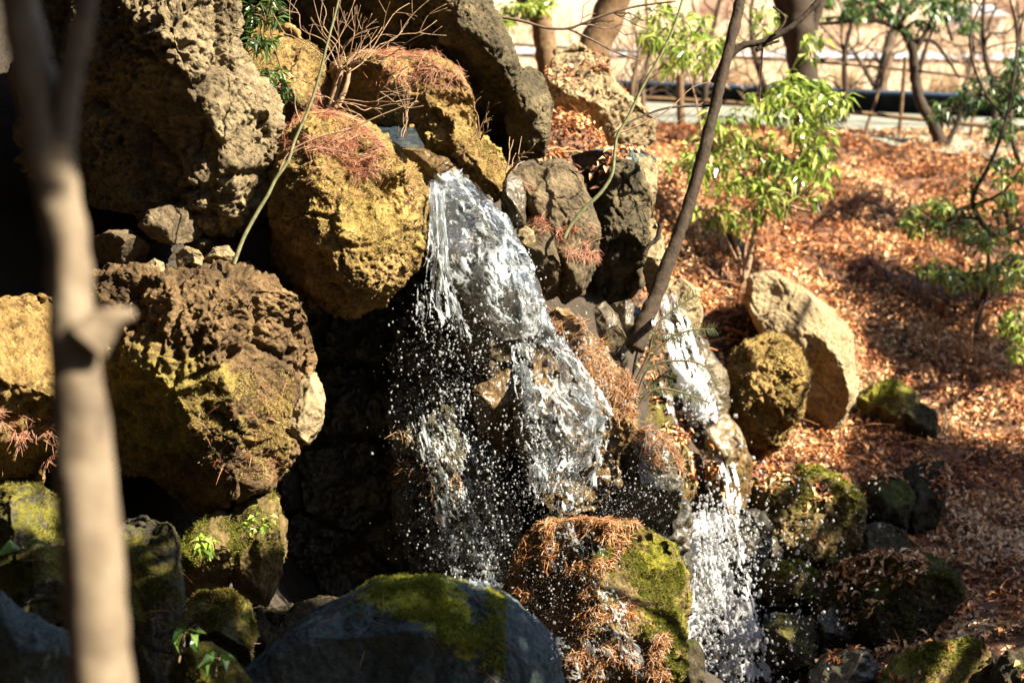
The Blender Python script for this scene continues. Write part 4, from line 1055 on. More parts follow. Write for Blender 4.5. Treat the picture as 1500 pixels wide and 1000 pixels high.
addm(fm_, web_sheet('fb', D_L, D_R, [8.02, 7.98, 7.95, 7.92, 7.9], .38, 12, 1.6, seed=52, thick=.008, ruffle=.05, endfade=.3))
addm(fm_, web_sheet('fc', [(630, 262), (630, 330), (648, 400), (690, 455), (740, 500)], [(674, 252), (744, 318), (770, 375), (786, 430), (812, 490)], None, -1.2, 20, 1.8, seed=53, thick=.004, offset=.022, ruffle=.008))
tag(fm_.build('water_film', M['film']), kind='structure')
fall = main.build('waterfall', M['water'])
tag(fall, kind='structure')
sl = MB()
addm(sl, web_sheet('e', [(588, 560), (600, 640), (622, 720), (640, 800), (640, 870)], [(650, 560), (690, 640), (726, 720), (752, 800), (762, 870)], None, .66, 60, 5, seed=7, thick=.004, offset=.014, ruffle=.008, startfade=.25, endfade=.05))
addm(sl, web_sheet('e2', [(600, 600), (616, 680), (660, 780), (700, 870)], [(640, 600), (666, 680), (716, 780), (750, 870)], None, .58, 80, 4, seed=8, thick=.004, offset=.016, ruffle=.008, startfade=.2, endfade=.05))
addm(sl, web_sheet('n', [(775, 764), (792, 820), (826, 900), (832, 1010)], [(886, 756), (890, 820), (930, 900), (965, 1010)], None, .72, 36, 1.6, seed=9, thick=.007, offset=.018, ruffle=.01))
addm(sl, web_sheet('n2', [(760, 900), (790, 960), (800, 1010)], [(900, 880), (950, 950), (975, 1010)], None, .70, 48, 1.6, seed=19, thick=.006, offset=.018, ruffle=.01))
addm(sl, web_sheet('g', [(560, 420), (570, 520)], [(740, 380), (745, 540)], None, .80, 60, 1.8, seed=14, thick=.004, offset=.010, ruffle=.006, startfade=.2))
tag(sl.build('trickling_water', M['water']), kind='structure')
f2 = MB()
addm(f2, web_sheet('s1', [(956, 436), (950, 490), (956, 550), (975, 610), (996, 650)], [(988, 426), (1014, 474), (1036, 528), (1056, 580), (1056, 640)], None, .38, 22, 5, seed=10, thick=.014, offset=.05, ruffle=.02, cell=2))
addm(f2, web_sheet('s2', [(1022, 590), (1036, 650), (1054, 720), (1056, 765)], [(1048, 586), (1064, 650), (1084, 704), (1090, 765)], [10.6, 10.3, 10.1, 9.95], .35, 20, 4, seed=11, thick=.014, ruffle=.03, cell=2))
addm(f2, web_sheet('s3', [(1004, 745), (1000, 800), (1002, 900), (992, 1020)], [(1086, 748), (1098, 800), (1116, 900), (1150, 1020)], [9.95, 9.85, 9.8, 9.75], .40, 22, 3.2, seed=12, thick=.014, ruffle=.06, cell=2))
addm(f2, web_sheet('s4', [(1004, 760), (998, 850), (994, 950)], [(1026, 760), (1018, 850), (1014, 950)], [9.8, 9.75, 9.7], -.3, 14, 5, seed=13, thick=.014, ruffle=.02, cell=2))
tag(f2.build('second_waterfall', M['foam']), kind='structure')

dm = MB()
scatter_drops(dm, [(640, 420), (620, 520), (640, 640)], 1300, [14, 30, 40], [7.95, 7.9, 7.9], .06, (.4, 2.4))
scatter_drops(dm, [(700, 440), (680, 560), (690, 700), (710, 820)], 3000, [26, 42, 44, 44], [8.0, 7.95, 7.92, 7.9], .08, (.35, 2.4))
scatter_drops(dm, [(790, 470), (810, 600), (820, 760)], 2600, [30, 48, 50], [7.9, 7.85, 7.85], .08, (.35, 2.2))
scatter_drops(dm, [(830, 490), (895, 610)], 350, [14, 18], [7.95, 7.9], .05, (.6, 2.2))
scatter_drops(dm, [(740, 700), (860, 730), (960, 740)], 3000, [40, 45, 40], [7.9, 7.9, 8.0], .12, (.35, 1.5), .2)
scatter_drops(dm, [(820, 790), (850, 900), (880, 1000)], 1700, [36, 50, 50], [7.3, 7.25, 7.2], .04, (.4, 1.9))
scatter_drops(dm, [(640, 800), (720, 840)], 700, [40, 40], [8.1, 8.1], .08, (.5, 2.2), .7)
scatter_drops(dm, [(660, 270), (740, 330), (800, 470)], 300, [12, 14, 16], [7.95, 7.95, 7.95], .05, (.6, 2.0))
tag(dm.build('water_drops', M['drops']), 'spray of bright drops flying off the main waterfall', 'spray', kind='stuff')
dm = MB()
scatter_drops(dm, [(1040, 750), (1045, 860), (1060, 990)], 3600, [22, 32, 40], [9.85, 9.8, 9.7], .12, (1.2, 4.0), .4)
scatter_drops(dm, [(1110, 740), (1140, 850), (1150, 980)], 800, [50, 55, 55], [9.8, 9.7, 9.6], .2, (.9, 3.4), .1)
scatter_drops(dm, [(1240, 720), (1230, 980)], 160, [50, 60], [9.7, 9.5], .2, (.9, 2.8), 0)
scatter_drops(dm, [(1000, 560), (1050, 640), (1070, 760)], 600, [26, 22, 26], [10.6, 10.3, 10], .1, (1., 3.4), .2)
tag(dm.build('water_drops', M['drops']), 'white drops thrown out by the second waterfall', 'spray', kind='stuff')

def flat_poly(name, pix, z, mat, dens=1.5, wave=.006, kind='structure'):
    pts = np.array([ray_plane(x, y, z) for x, y in pix])
    x0, y0 = pts[:, :2].min(0); x1, y1 = pts[:, :2].max(0)
    V, F = grid_mesh(np.linspace(x0, x1, 200), np.linspace(y0, y1, 200), lambda x, y: z + wave * fbm(np.stack([x, y, 0 * x], 1) * 14, 3, 4))
    c = V[F].mean(1)
    ok = in_poly(c[:, 0], c[:, 1], pts[:, :2])
    o = link(name, mesh_from(name, V, F[ok]), mat)
    return tag(o, kind=kind)
zc = float(P(590, 195, 8.55)[2])
flat_poly('stream', [(516, 180), (560, 172), (602, 178), (622, 215), (600, 220), (560, 200)], zc, M['stream'], wave=.01)
zp = float(P(1050, 1000, 9.75)[2]) - .06
V, F = grid_mesh(np.linspace(-.6, 1.9, 80), np.linspace(7.2, 10.4, 80), lambda x, y: zp + .012 * fbm(np.stack([x, y, 0 * x], 1) * 6, 3, 4))
tag(link('pool', mesh_from('pool', V, F), M['stream']), kind='structure')

# ------------------------------------------------------------------ trees, saplings and shrubs near the fall
def ptube(mb, pix, d, rpx, sides=9, wob=.12, seed=0, seg=None):
    pix = np.array(pix, float)
    dd = np.interp(np.linspace(0, 1, len(pix)), np.linspace(0, 1, np.size(d)), np.atleast_1d(d))
    rr = np.interp(np.linspace(0, 1, len(pix)), np.linspace(0, 1, np.size(rpx)), np.atleast_1d(rpx)) * dd / FPX
    pts = P(pix[:, 0], pix[:, 1], dd)
    mb.tube(pts, rr, sides, seg, wob, seed)
    return pts, rr

def plant(name, base, label, cat, group=None):
    return tag(empty(name, base), label, cat, group)

# slender forked trunk close to the camera
t = plant('slender_tree', P(155, 1250, 2.6), 'slender out of focus forked tree trunk close in front at the left', 'tree')
mb = MB()
ptube(mb, [(165, 1400), (155, 1150), (146, 980), (133, 800), (119, 620), (108, 500), (103, 420), (96, 340), (80, 260), (62, 170), (44, 80), (24, -30), (-10, -300), (-40, -600)], 2.6, [52, 49, 46, 45, 42, 37, 34, 33, 33, 32, 30, 29, 25, 20], 28, .10, 1, 120)
mb.build('trunk', M['bark_pale'], t)
mb = MB()
ptube(mb, [(84, 250), (92, 190), (104, 110), (120, 30), (140, -90), (180, -400)], [2.6, 2.58, 2.56, 2.5], [26, 20, 18, 17, 15, 10], 18, .1, 2, 50)
mb.build('branch', M['bark_pale'], t)
mb = MB()
ptube(mb, [(128, 500), (150, 476), (172, 466), (196, 462)], 2.57, [34, 26, 18, 7], 16, .2, 3, 24)
mb.build('broken_branch', M['bark_pale'], t)

t = plant('leaning_sapling', P(932, 505, 8.9), 'dark leaning sapling rising from the wet stones between the two falls', 'tree', )
mb = MB()
ptube(mb, [(930, 512), (942, 475), (958, 440), (975, 395), (992, 350), (1012, 290), (1030, 225), (1044, 170), (1060, 100), (1078, 30), (1096, -60), (1120, -200)], [8.9, 9.0, 9.1, 9.2], [14, 12.5, 11, 10, 9.4, 9, 8.6, 8.3, 8, 7.5], 14, .16, 4, 90)
mb.build('trunk', M['bark_dark'], t)
bb = MB(); ptube(bb, [(1046, 122), (1062, 92), (1086, 68), (1114, 62), (1146, 48), (1180, 22), (1215, -20)], 9.15, [6.5, 6, 5, 4.5, 4, 4], 8, .15, 5); bb.build('branch', M['bark_dark'], t)
bb = MB(); ptube(bb, [(1122, 58), (1108, 74), (1122, 66), (1142, 60)], 9.15, [3, 2], 6, .1, 6); bb.build('branch', M['bark_dark'], t)
bb = MB(); ptube(bb, [(1134, 52), (1150, 28), (1132, 10)], 9.12, [2.5, 1.5], 6, .1, 6); bb.build('branch', M['bark_dark'], t)
bb = MB(); ptube(bb, [(1117, 62), (1116, 90), (1112, 150)], 9.2, [1.6, 1], 5, .1, 6); bb.build('branch', M['bark_dark'], t)
bb = MB(); ptube(bb, [(942, 375), (952, 358), (962, 350), (968, 328)], 8.95, [4, 3, 4], 6, .2, 7); bb.build('branch', M['bark_dark'], t)
bb = MB(); ptube(bb, [(1046, 155), (980, 158), (930, 175), (900, 195)], [9.15, 8.8], [2.2, 1.2], 5, .1, 8); bb.build('branch', M['bark_dark'], t)


def sapling(name, pix, d, r, label, twigs=(), mat='stem_green'):
    t = plant(name, P(pix[0][0], pix[0][1], d if np.ndim(d) == 0 else d[0]), label, 'sapling')
    mb = MB(); ptube(mb, pix, d, r, 7, .1, 9, len(pix) * 8); mb.build('stem', M[mat], t)
    if twigs:
        mb = MB()
        for tw, rr in twigs: ptube(mb, tw, d if np.ndim(d) == 0 else np.mean(d), [rr, rr * .4], 5, .1, 3)
        mb.build('twig', M['twig'], t)
    return t
sapling('bare_sapling', [(342, 388), (356, 350), (374, 316), (392, 286), (404, 262), (422, 236), (432, 205), (452, 160), (468, 110), (480, 62), (496, 0), (512, -80)], 7.45, [3.4, 3.2, 2.9, 2.6, 2.2, 1.9, 1.6], 'thin green bare sapling leaning across the huge pitted boulder',
        [([(408, 254), (425, 222), (470, 200), (510, 190), (560, 168), (612, 148)], 1.6), ([(420, 230), (450, 215), (500, 222), (540, 230)], 1.2), ([(440, 180), (432, 150), (440, 110)], 1), ([(470, 100), (500, 50), (520, 0)], 1)])
sapling('bare_sapling', [(826, 350), (836, 330), (856, 306), (880, 282), (896, 256), (900, 226), (904, 200), (920, 172), (942, 126), (968, 80), (990, 32), (1010, -40)], 8.6, [3.2, 2.9, 2.6, 2.3, 2.0, 1.7], 'thin dark green wavy sapling rising in front of the pale capped boulder',
        [([(904, 196), (940, 182), (980, 160), (1012, 130), (1040, 120)], 1.5), ([(900, 214), (960, 200), (1030, 150)], .9)])

def twig_fan(mb, start, ends, d, r, rng, sub=2, curl=.15):
    for (ex, ey) in ends:
        s = np.array(start, float); e = np.array([ex, ey], float); L_ = np.linalg.norm(e - s)
        k = 5
        pts = [s + (e - s) * i / k + rng.normal(size=2) * L_ * curl * .3 * math.sin(math.pi * i / k) for i in range(k + 1)]
        de = d + rng.uniform(-.25, .25)
        ptube(mb, pts, [d, de], [r, r * .45], 5, .1, 1, 14)
        for _ in range(sub):
            i = rng.integers(1, k); b = pts[i]; a = math.atan2(*(e - s)[::-1]) + rng.choice([-1, 1]) * rng.uniform(.3, .8)
            l = L_ * rng.uniform(.2, .45)
            q = [b, b + l * .5 * np.array([math.cos(a), math.sin(a)]) + rng.normal(size=2) * l * .05, b + l * np.array([math.cos(a + .15), math.sin(a + .15)])]
            dd = d + (de - d) * i / k
            ptube(mb, q, [dd, dd + rng.uniform(-.1, .1)], [r * .5, r * .25], 4, .1, 1, 8)
            if L_ > 80:
                c = q[1]; a2 = a + rng.choice([-1, 1]) * .6; l2 = l * .5
                ptube(mb, [c, c + l2 * np.array([math.cos(a2), math.sin(a2)])], dd, [r * .35, r * .2], 4, 0, 1, 5)
t = plant('dry_shrub', P(488, 160, 8.45), 'dry leafless shrub with pale twigs on the bank above the golden yellow boulder', 'shrub')
mb = MB(); ptube(mb, [(484, 162), (490, 135), (498, 108), (500, 96)], 8.45, [6, 5, 4], 8, .25, 4); ptube(mb, [(492, 160), (506, 130), (512, 100)], 8.42, [5, 3], 7, .25, 5)
mb.build('stem', M['twig'], t)
mb = MB(); r_ = np.random.default_rng(3)
twig_fan(mb, (497, 105), [(400, 20), (420, 0), (455, -30), (500, -30), (530, -40), (560, 40), (600, 5), (640, 30), (620, 50)], 8.42, 1.05, r_, 3)
twig_fan(mb, (508, 108), [(470, 0), (520, 10), (545, 20), (590, 45), (450, 60), (540, 75)], 8.4, .95, r_, 3)
twig_fan(mb, (490, 150), [(600, 150), (560, 160), (430, 110), (620, 155), (545, 185)], 8.35, 1.1, r_, 2)
mb.build('twig', M['twig'], t)
t = plant('dry_twig', P(598, 215, 8.3), 'upright dry twig standing beside the crest of the waterfall', 'twig')
mb = MB(); twig_fan(mb, (588, 212), [(606, 100), (612, 130), (592, 150)], 8.3, .9, r_, 3); mb.build('stem', M['twig'], t)
t = plant('dry_twig', P(700, 210, 8.6), 'reddish dry weed on the foot of the huge dark boulder', 'twig')
mb = MB(); twig_fan(mb, (704, 205), [(690, 130), (716, 150), (722, 170), (690, 165)], 8.5, 1.1, r_, 3); mb.build('stem', M['bark_mid'], t)
t = plant('dry_twig', P(745, 255, 8.4), 'small branched pale twig at the right end of the holed mossy rock', 'twig')
mb = MB(); twig_fan(mb, (742, 258), [(752, 205), (768, 222), (760, 240), (784, 210)], 8.35, 1.5, r_, 3); mb.build('stem', M['twig'], t)

def nd_leaves(name, base, d, stems, spots, n, ln, wd, mat, label, stem_mat='bark_mid', cat='shrub', group=None, rstem=2, droop=.5, whorl=7, dj=.25, seed=5):
    """shrub: stems as pixel polylines, leaf whorls inside elliptical pixel spots (x,y,rx,ry,weight)"""
    t = plant(name, P(base[0], base[1], d), label, cat, group)
    rng = np.random.default_rng(seed)
    mb = MB()
    for st, r in stems: ptube(mb, st, [d, d + rng.uniform(-.2, .2)], [r, r * .4], 7, .2, 3, len(st) * 6)
    w = np.array([s[4] for s in spots], float); w /= w.sum()
    ch = rng.choice(len(spots), n, p=w)
    S = np.array([s[:4] for s in spots], float)[ch]
    a = rng.uniform(0, 2 * np.pi, n); rr = np.sqrt(rng.random(n))
    cx = S[:, 0] + S[:, 2] * rr * np.cos(a); cy = S[:, 1] + S[:, 3] * rr * np.sin(a)
    dd = d + rng.normal(size=n) * dj
    C = P(cx, cy, dd)
    # a twig from each whorl down towards the middle of its spot
    for i in range(0, n, max(1, n // 60)):
        s = S[i]; mb.tube(np.array([P(s[0], s[1] + s[3] * .8, d), P((s[0] + cx[i]) / 2, (s[1] + cy[i]) / 2 + s[3] * .2, (d + dd[i]) / 2), C[i]]), np.array([1.6, 1.1, .7]) * d / FPX, 4, 8)
    mb.build('stem', M[stem_mat], t)
    lb = MB()
    pos = np.repeat(C, whorl, 0)
    az = rng.uniform(0, 2 * np.pi, len(pos)); el = rng.uniform(-1.1, .5, len(pos))
    dr = np.stack([np.cos(az) * np.cos(el), np.sin(az) * np.cos(el), np.sin(el)], 1)
    add_leaves(lb, pos + dr * ln * .12, dr, rng.uniform(.6, 1.1, len(pos)) * ln, rng.uniform(.7, 1.1, len(pos)) * wd, .2, droop)
    lb.build('foliage', M[mat], t, smooth=False)
    return t
nd_leaves('low_shrub', (380, 170), 8.5, [([(430, 150), (415, 110), (400, 60), (392, 10)], 2), ([(420, 150), (400, 130), (380, 110)], 1.5)], [(390, 15, 25, 25, 2), (385, 60, 20, 15, 2), (410, 130, 25, 16, 1.2), (395, 105, 18, 12, 1)], 60, .07, .016, 'leaf_dark',
          'dark green narrow leaved plant between the huge pitted boulder and the dry shrub', droop=.2, dj=.08)
nd_leaves('fern', (296, 820), 7.3, [], [(300, 795, 8, 12, 1)], 9, .05, .03, 'leaf', 'tiny green fern on the pinkish stone', cat='fern', dj=.02)
nd_leaves('ivy', (390, 780), 7.35, [], [(382, 768, 20, 14, 1)], 10, .035, .03, 'leaf', 'few ivy leaves on the bright mossy stone', cat='ivy', whorl=3, dj=.02)
nd_leaves('seedling', (270, 960), 6.1, [([(262, 970), (268, 940), (272, 925)], 1.5)], [(275, 925, 12, 6, 1)], 3, .07, .035, 'leaf_dark', 'blue green seedling at the bottom left beside the upright mossy boulder', cat='seedling', whorl=3, dj=.03)
nd_leaves('seedling', (320, 985), 6.05, [([(316, 990), (318, 970)], 1.5)], [(320, 962, 14, 8, 1)], 3, .07, .035, 'leaf_dark', 'small green seedling growing on the low mossy stone at the bottom edge', cat='seedling', whorl=3, dj=.03)
nd_leaves('seedling', (40, 800), 6.2, [([(30, 810), (34, 800)], 1.5)], [(36, 802, 6, 3, 1)], 2, .09, .05, 'leaf_dark', 'seedling with one broad leaf above the olive mossy rock at the left edge', cat='seedling', whorl=2, dj=.03)

# bright evergreen shrub standing on the leaves
nd_leaves('bright_shrub', (1080, 445), 12.9, [([(1076, 450), (1088, 420), (1098, 380), (1108, 320), (1112, 280), (1112, 220)], 5.5), ([(1084, 445), (1086, 400), (1078, 355), (1060, 320), (1056, 300)], 4), ([(1108, 320), (1130, 270), (1160, 240)], 3), ([(1090, 410), (1094, 350), (1120, 300)], 3), ([(1078, 380), (1060, 340)], 3),
          ([(1150, 330), (1160, 270), (1180, 200)], 2.5), ([(1010, 280), (1030, 230), (1020, 150), (1000, 80)], 2.5), ([(1150, 300), (1190, 310), (1175, 290)], 3), ([(1130, 290), (1150, 300), (1165, 305), (1160, 320)], 2.5)],
          [(1110, 240, 85, 62, 5), (1080, 290, 70, 36, 3), (1165, 260, 62, 44, 4), (1020, 235, 50, 22, 2), (1060, 190, 40, 30, 1.6), (1000, 60, 55, 42, 5), (980, 20, 40, 22, 1.4), (1190, 200, 32, 42, 3.4), (1190, 140, 34, 30, 2.6), (1130, 155, 50, 20, 1.6), (1060, 315, 34, 20, 1.3), (1140, 120, 40, 16, 1), (1050, 80, 25, 40, .9), (1215, 150, 26, 14, 1), (1190, 65, 12, 26, .7), (1120, 20, 30, 30, 1)],
          290, .115, .034, 'leaf', 'bright sunlit evergreen shrub with drooping glossy leaves behind the leaning sapling', 'twig', whorl=7, dj=.3)
nd_leaves('dark_shrub', (1500, 420), 14.2, [([(1440, 330), (1425, 290), (1450, 240), (1475, 170), (1490, 60), (1480, 0)], 4), ([(1440, 330), (1460, 345), (1500, 330)], 4), ([(1425, 500), (1440, 440), (1448, 380), (1440, 330)], 5), ([(1440, 400), (1400, 400), (1360, 410)], 2.5), ([(1432, 320), (1400, 320), (1350, 335)], 2.5), ([(1445, 390), (1470, 400), (1500, 390)], 2.5), ([(1430, 300), (1470, 280), (1500, 240)], 3), ([(1478, 180), (1440, 130), (1420, 60), (1440, 0)], 2.4)],
          [(1380, 320, 56, 24, 3), (1400, 300, 40, 14, 1.2), (1475, 300, 26, 26, 1.5), (1440, 345, 44, 20, 1.5), (1350, 330, 30, 14, 1), (1480, 390, 24, 30, 1.6), (1430, 270, 34, 18, 1), (1470, 250, 30, 22, 1.6), (1420, 400, 50, 20, 3), (1380, 395, 30, 14, 1), (1455, 410, 30, 12, 1), (1490, 340, 20, 20, .6), (1455, 350, 26, 12, 1)],
          230, .085, .03, 'leaf_mid', 'sparse green shrub hanging over the leafy slope at the right', 'bark_dark', whorl=6, dj=.3, seed=8)
nd_leaves('dark_shrub', (1490, 240), 15.5, [([(1492, 240), (1480, 180), (1486, 100), (1500, 20)], 4), ([(1480, 170), (1440, 150), (1400, 160)], 2.5), ([(1484, 120), (1450, 110)], 2)],
          [(1400, 150, 34, 22, 2), (1440, 130, 30, 26, 2), (1480, 130, 26, 40, 3), (1470, 190, 30, 16, 1.5), (1385, 170, 18, 12, .8), (1490, 85, 16, 20, 1)],
          110, .095, .034, 'leaf_dark', 'dark green shrub at the right edge in front of the road', 'bark_dark', whorl=6, dj=.3, seed=9)
nd_leaves('dark_shrub', (1510, 520), 13.2, [([(1440, 450), (1470, 430), (1510, 440)], 2.5), ([(1420, 530), (1425, 480), (1440, 440)], 3.0)], [(1490, 470, 24, 26, 2), (1500, 400, 20, 20, 1), (1495, 505, 16, 14, 1)],
          40, .085, .032, 'leaf', 'low green sprig at the right edge above the shaded ground', 'twig', whorl=6, dj=.2, seed=10)
t = plant('dry_weed', P(1368, 515, 13.7), 'tuft of dry pale stalks in the leaf litter below the right hand shrub', 'weed')
mb = MB(); twig_fan(mb, (1366, 522), [(1352, 480), (1366, 470), (1378, 485), (1340, 500), (1384, 500)], 13.7, 2.2, r_, 1); mb.build('stem', M['twig'], t)

# dry stalks standing in the litter
n = 1500
wx = RNG.uniform(1.2, 6.2, n); wy = RNG.uniform(12.2, 17.6, n)
okk = fbm(np.stack([wx, wy, 0 * wx], 1) * 1.1, 2, 44) > -.05
wx, wy = wx[okk], wy[okk]; wz = ground_z(wx, wy)
mb = MB()
for x_, y_, z_ in zip(wx, wy, wz):
    h_ = RNG.uniform(.08, .28); l_ = RNG.normal(size=2) * h_ * .6
    mb.tube(np.array([[x_, y_, z_ - .02], [x_ + l_[0] * .4, y_ + l_[1] * .4, z_ + h_ * .6], [x_ + l_[0], y_ + l_[1], z_ + h_]]), np.array([.004, .003, .0015]), 4, 5)
tag(mb.build('dry_grass', M['bark_mid']), 'short dry stalks sticking out of the leaf litter up the slope', 'dry grass', kind='stuff')

# fir twig hanging in front of the second fall
t = plant('fir_seedling', P(935, 560, 9.0), 'small fir seedling with feathery dark fronds in front of the second waterfall', 'seedling')
mb = MB(); nb = MB()
fr = [[(925, 600), (940, 545), (975, 500), (1010, 484), (1046, 482)], [(930, 590), (950, 540), (990, 528), (1030, 535), (1050, 565)], [(925, 560), (905, 520), (890, 500)], [(930, 560), (950, 520), (960, 490), (1000, 492)], [(930, 600), (960, 570), (1000, 575), (1040, 590)], [(920, 600), (940, 580), (970, 548), (985, 556)], [(925, 600), (940, 630), (960, 640)], [(925, 560), (940, 500), (985, 455), (1020, 432)]]
for i, f in enumerate(fr):
    pts, _ = ptube(mb, f, 9.0 + .05 * (i % 3), [2.2, .8], 5, .1, i, 20)
    dense = np.array([pts[0] * 0])
    tt_ = np.linspace(.25, 1, 44)
    cpt = np.stack([np.interp(tt_, np.linspace(0, 1, len(pts)), pts[:, k]) for k in range(3)], 1)
    tang = norm(np.gradient(cpt, axis=0))
    for sgn in (-1, 1):
        sd = norm(np.cross(tang, np.array([0, -1, .3])) * sgn + tang * .5 + RNG.normal(size=cpt.shape) * .12)
        add_needles(nb, cpt + sd * .014, norm(np.cross(sd, tang)), np.full(len(cpt), .042), .0017, 0, tang=sd, bend=.1)
mb.build('stem', M['twig_dark'], t)
nb.build('foliage', leafy_mat('fir_needles', [(0, (0.02, 0.03, 0.01)), (1, (0.10, 0.12, 0.03))], .5, .2), t)

# ------------------------------------------------------------------ background: trees, fence, road, field
def bg_tree(name, trunk, r, d, branches, label, mat='bark_mid', spots=None, nleaf=0, leafmat='leaf_dark', cat='tree', seed=1, fan=(), group='trees beyond the fall'):
    t = plant(name, P(trunk[0][0], trunk[0][1], d), label, cat, group)
    mb = MB(); ptube(mb, trunk, d, r, 12, .16, seed, len(trunk) * 10); mb.build('trunk', M[mat], t)
    if branches or fan:
        mb = MB()
        for b_, rr in branches: ptube(mb, b_, d, [rr, rr * .4], 7, .15, seed, len(b_) * 6)
        rg = np.random.default_rng(seed)
        for st, en, rr in fan: twig_fan(mb, st, en, d, rr, rg, 3, .3)
        mb.build('branch', M[mat], t)
    if nleaf:
        rng = np.random.default_rng(seed); lb = MB()
        w = np.array([s[4] for s in spots], float); w /= w.sum()
        S = np.array([s[:4] for s in spots], float)[rng.choice(len(spots), nleaf, p=w)]
        a = rng.uniform(0, 6.28, nleaf); q = np.sqrt(rng.random(nleaf))
        C = P(S[:, 0] + S[:, 2] * q * np.cos(a), S[:, 1] + S[:, 3] * q * np.sin(a), d + rng.normal(size=nleaf) * .4)
        pos = np.repeat(C, 6, 0); az = rng.uniform(0, 6.28, len(pos)); el = rng.uniform(-1, .4, len(pos))
        dr = np.stack([np.cos(az) * np.cos(el), np.sin(az) * np.cos(el), np.sin(el)], 1)
        add_leaves(lb, pos, dr, rng.uniform(.07, .12, len(pos)), rng.uniform(.03, .045, len(pos)), .2, .3)
        lb.build('crown', M[leafmat], t, smooth=False)
    return t
bg_tree('broadleaf_tree', [(1182, 205), (1180, 150), (1176, 90), (1170, 40), (1160, -40), (1150, -200)], [18, 20, 22, 24, 24, 22], 16.5, [([(1176, 100), (1150, 40), (1130, -40)], 13), ([(1180, 60), (1200, 10), (1215, -60)], 11), ([(1186, 190), (1200, 170), (1206, 120)], 4)],
        'thick dark trunk rising behind the bright shrub', 'bark_dark')
bg_tree('broadleaf_tree', [(838, 150), (862, 90), (884, 40), (908, -20), (950, -150)], [24, 24, 23, 22, 20], 15.5, [], 'stout brown trunk leaning right behind the pale capped boulder', 'bark_mid')
bg_tree('broadleaf_tree', [(806, 170), (804, 110), (798, 60), (785, 0), (770, -100)], [17, 17, 16, 16], 15.0, [([(800, 50), (770, 10), (740, -30)], 10)], 'upright brown trunk just left of the leaning stout one', 'bark_mid',
        spots=[(765, 15, 30, 16, 1), (795, 5, 20, 10, 1), (740, 30, 14, 8, .4)], nleaf=40, leafmat='leaf')
bg_tree('twisted_tree', [(1378, 210), (1366, 180), (1348, 150), (1340, 110), (1336, 70), (1320, 40), (1290, 10), (1260, -30)], [11, 9, 8, 7.5, 7, 6, 5], 17.6, [([(1386, 212), (1398, 190), (1408, 160), (1412, 120)], 5), ([(1337, 80), (1360, 40), (1375, 0)], 5), ([(1335, 62), (1365, 60), (1390, 90), (1405, 115)], 4), ([(1325, 45), (1280, 30), (1220, 34), (1180, 36)], 5), ([(1345, 110), (1356, 70), (1372, 30)], 4), ([(1318, 36), (1340, 0), (1350, -30)], 4), ([(1395, 60), (1376, 0)], 3)],
        'twisted thin tree with spreading branches beside the road edge', 'bark_dark',
        spots=[(1310, 10, 70, 22, 3), (1240, 14, 40, 16, 1.4), (1390, 10, 30, 20, 1.4), (1200, 0, 30, 12, .8), (1420, 40, 12, 12, .4), (1345, 40, 30, 12, .5)], nleaf=150, seed=4)
bg_tree('bare_tree', [(1290, 190), (1286, 150), (1296, 100), (1304, 60), (1320, 20), (1330, -20)], [12, 11, 9, 6, 4], 20.5, [([(1290, 140), (1260, 90), (1240, 60)], 5), ([(1300, 80), (1330, 50)], 3)], 'pale bare trunk beyond the road in front of the field', 'twig_dark', fan=[((1296, 100), [(1250, 50), (1340, 60), (1300, 30)], 2)], seed=5)
for i, (x, h, dd) in enumerate([(945, -20, 17.6), (1000, 20, 19.5), (930, 40, 16.5), (1420, -10, 21), (1490, 0, 22), (880, 60, 18)]):
    b0 = 170 - (x > 1300) * 5
    bg_tree('bare_tree', [(x, b0 + 8), (x - 4, b0 - 40), (x + 5, b0 - 90), (x, h)], [4.5, 4, 3, 2], dd, [], ['thin bare stem right of the pale capped boulder', 'thin bare stem behind the upper leaves of the bright shrub', 'short bare stem closest to the pale capped boulder', 'faint bare stem between the twisted tree and the right edge', 'faint bare stem at the top right edge', 'thin bare stem behind the stout leaning trunk'][i],
            'twig_dark', seed=20 + i, fan=[((x, b0 - 50), [(x - 40, b0 - 130), (x + 36, b0 - 120), (x - 10, b0 - 160), (x + 60, b0 - 80)], 1.6), ((x, b0 - 20), [(x + 40, b0 - 70), (x - 44, b0 - 60)], 1.4)])
for i, (x, x2, h, dd, lb_) in enumerate([(1030, 1050, -40, 18.6, 'slim dark bare tree between the leaning sapling and the thick dark trunk'), (1120, 1100, -30, 19.4, 'slim bare tree hard against the left side of the thick dark trunk'), (1235, 1250, -60, 18.9, 'slim dark bare tree just right of the thick dark trunk'), (1455, 1440, -60, 18.4, 'slim dark bare tree standing left of the dark green shrub at the right edge')]):
    bg_tree('bare_tree', [(x, 190), (x + 3, 140), ((x + x2) / 2 - 5, 80), (x2, 20), (x2 + 10, h)], [5, 4.5, 4, 3, 2], dd, [], lb_, 'bark_dark', seed=40 + i,
            fan=[(((x + x2) / 2 - 5, 80), [(x - 60, -20), (x + 70, -10), (x2 - 20, -60), (x + 90, 40), (x - 80, 50)], 1.8), ((x + 2, 140), [(x + 70, 60), (x - 66, 80), (x + 50, 110)], 1.5), ((x2, 20), [(x2 + 60, -40), (x2 - 50, -50)], 1.4)])
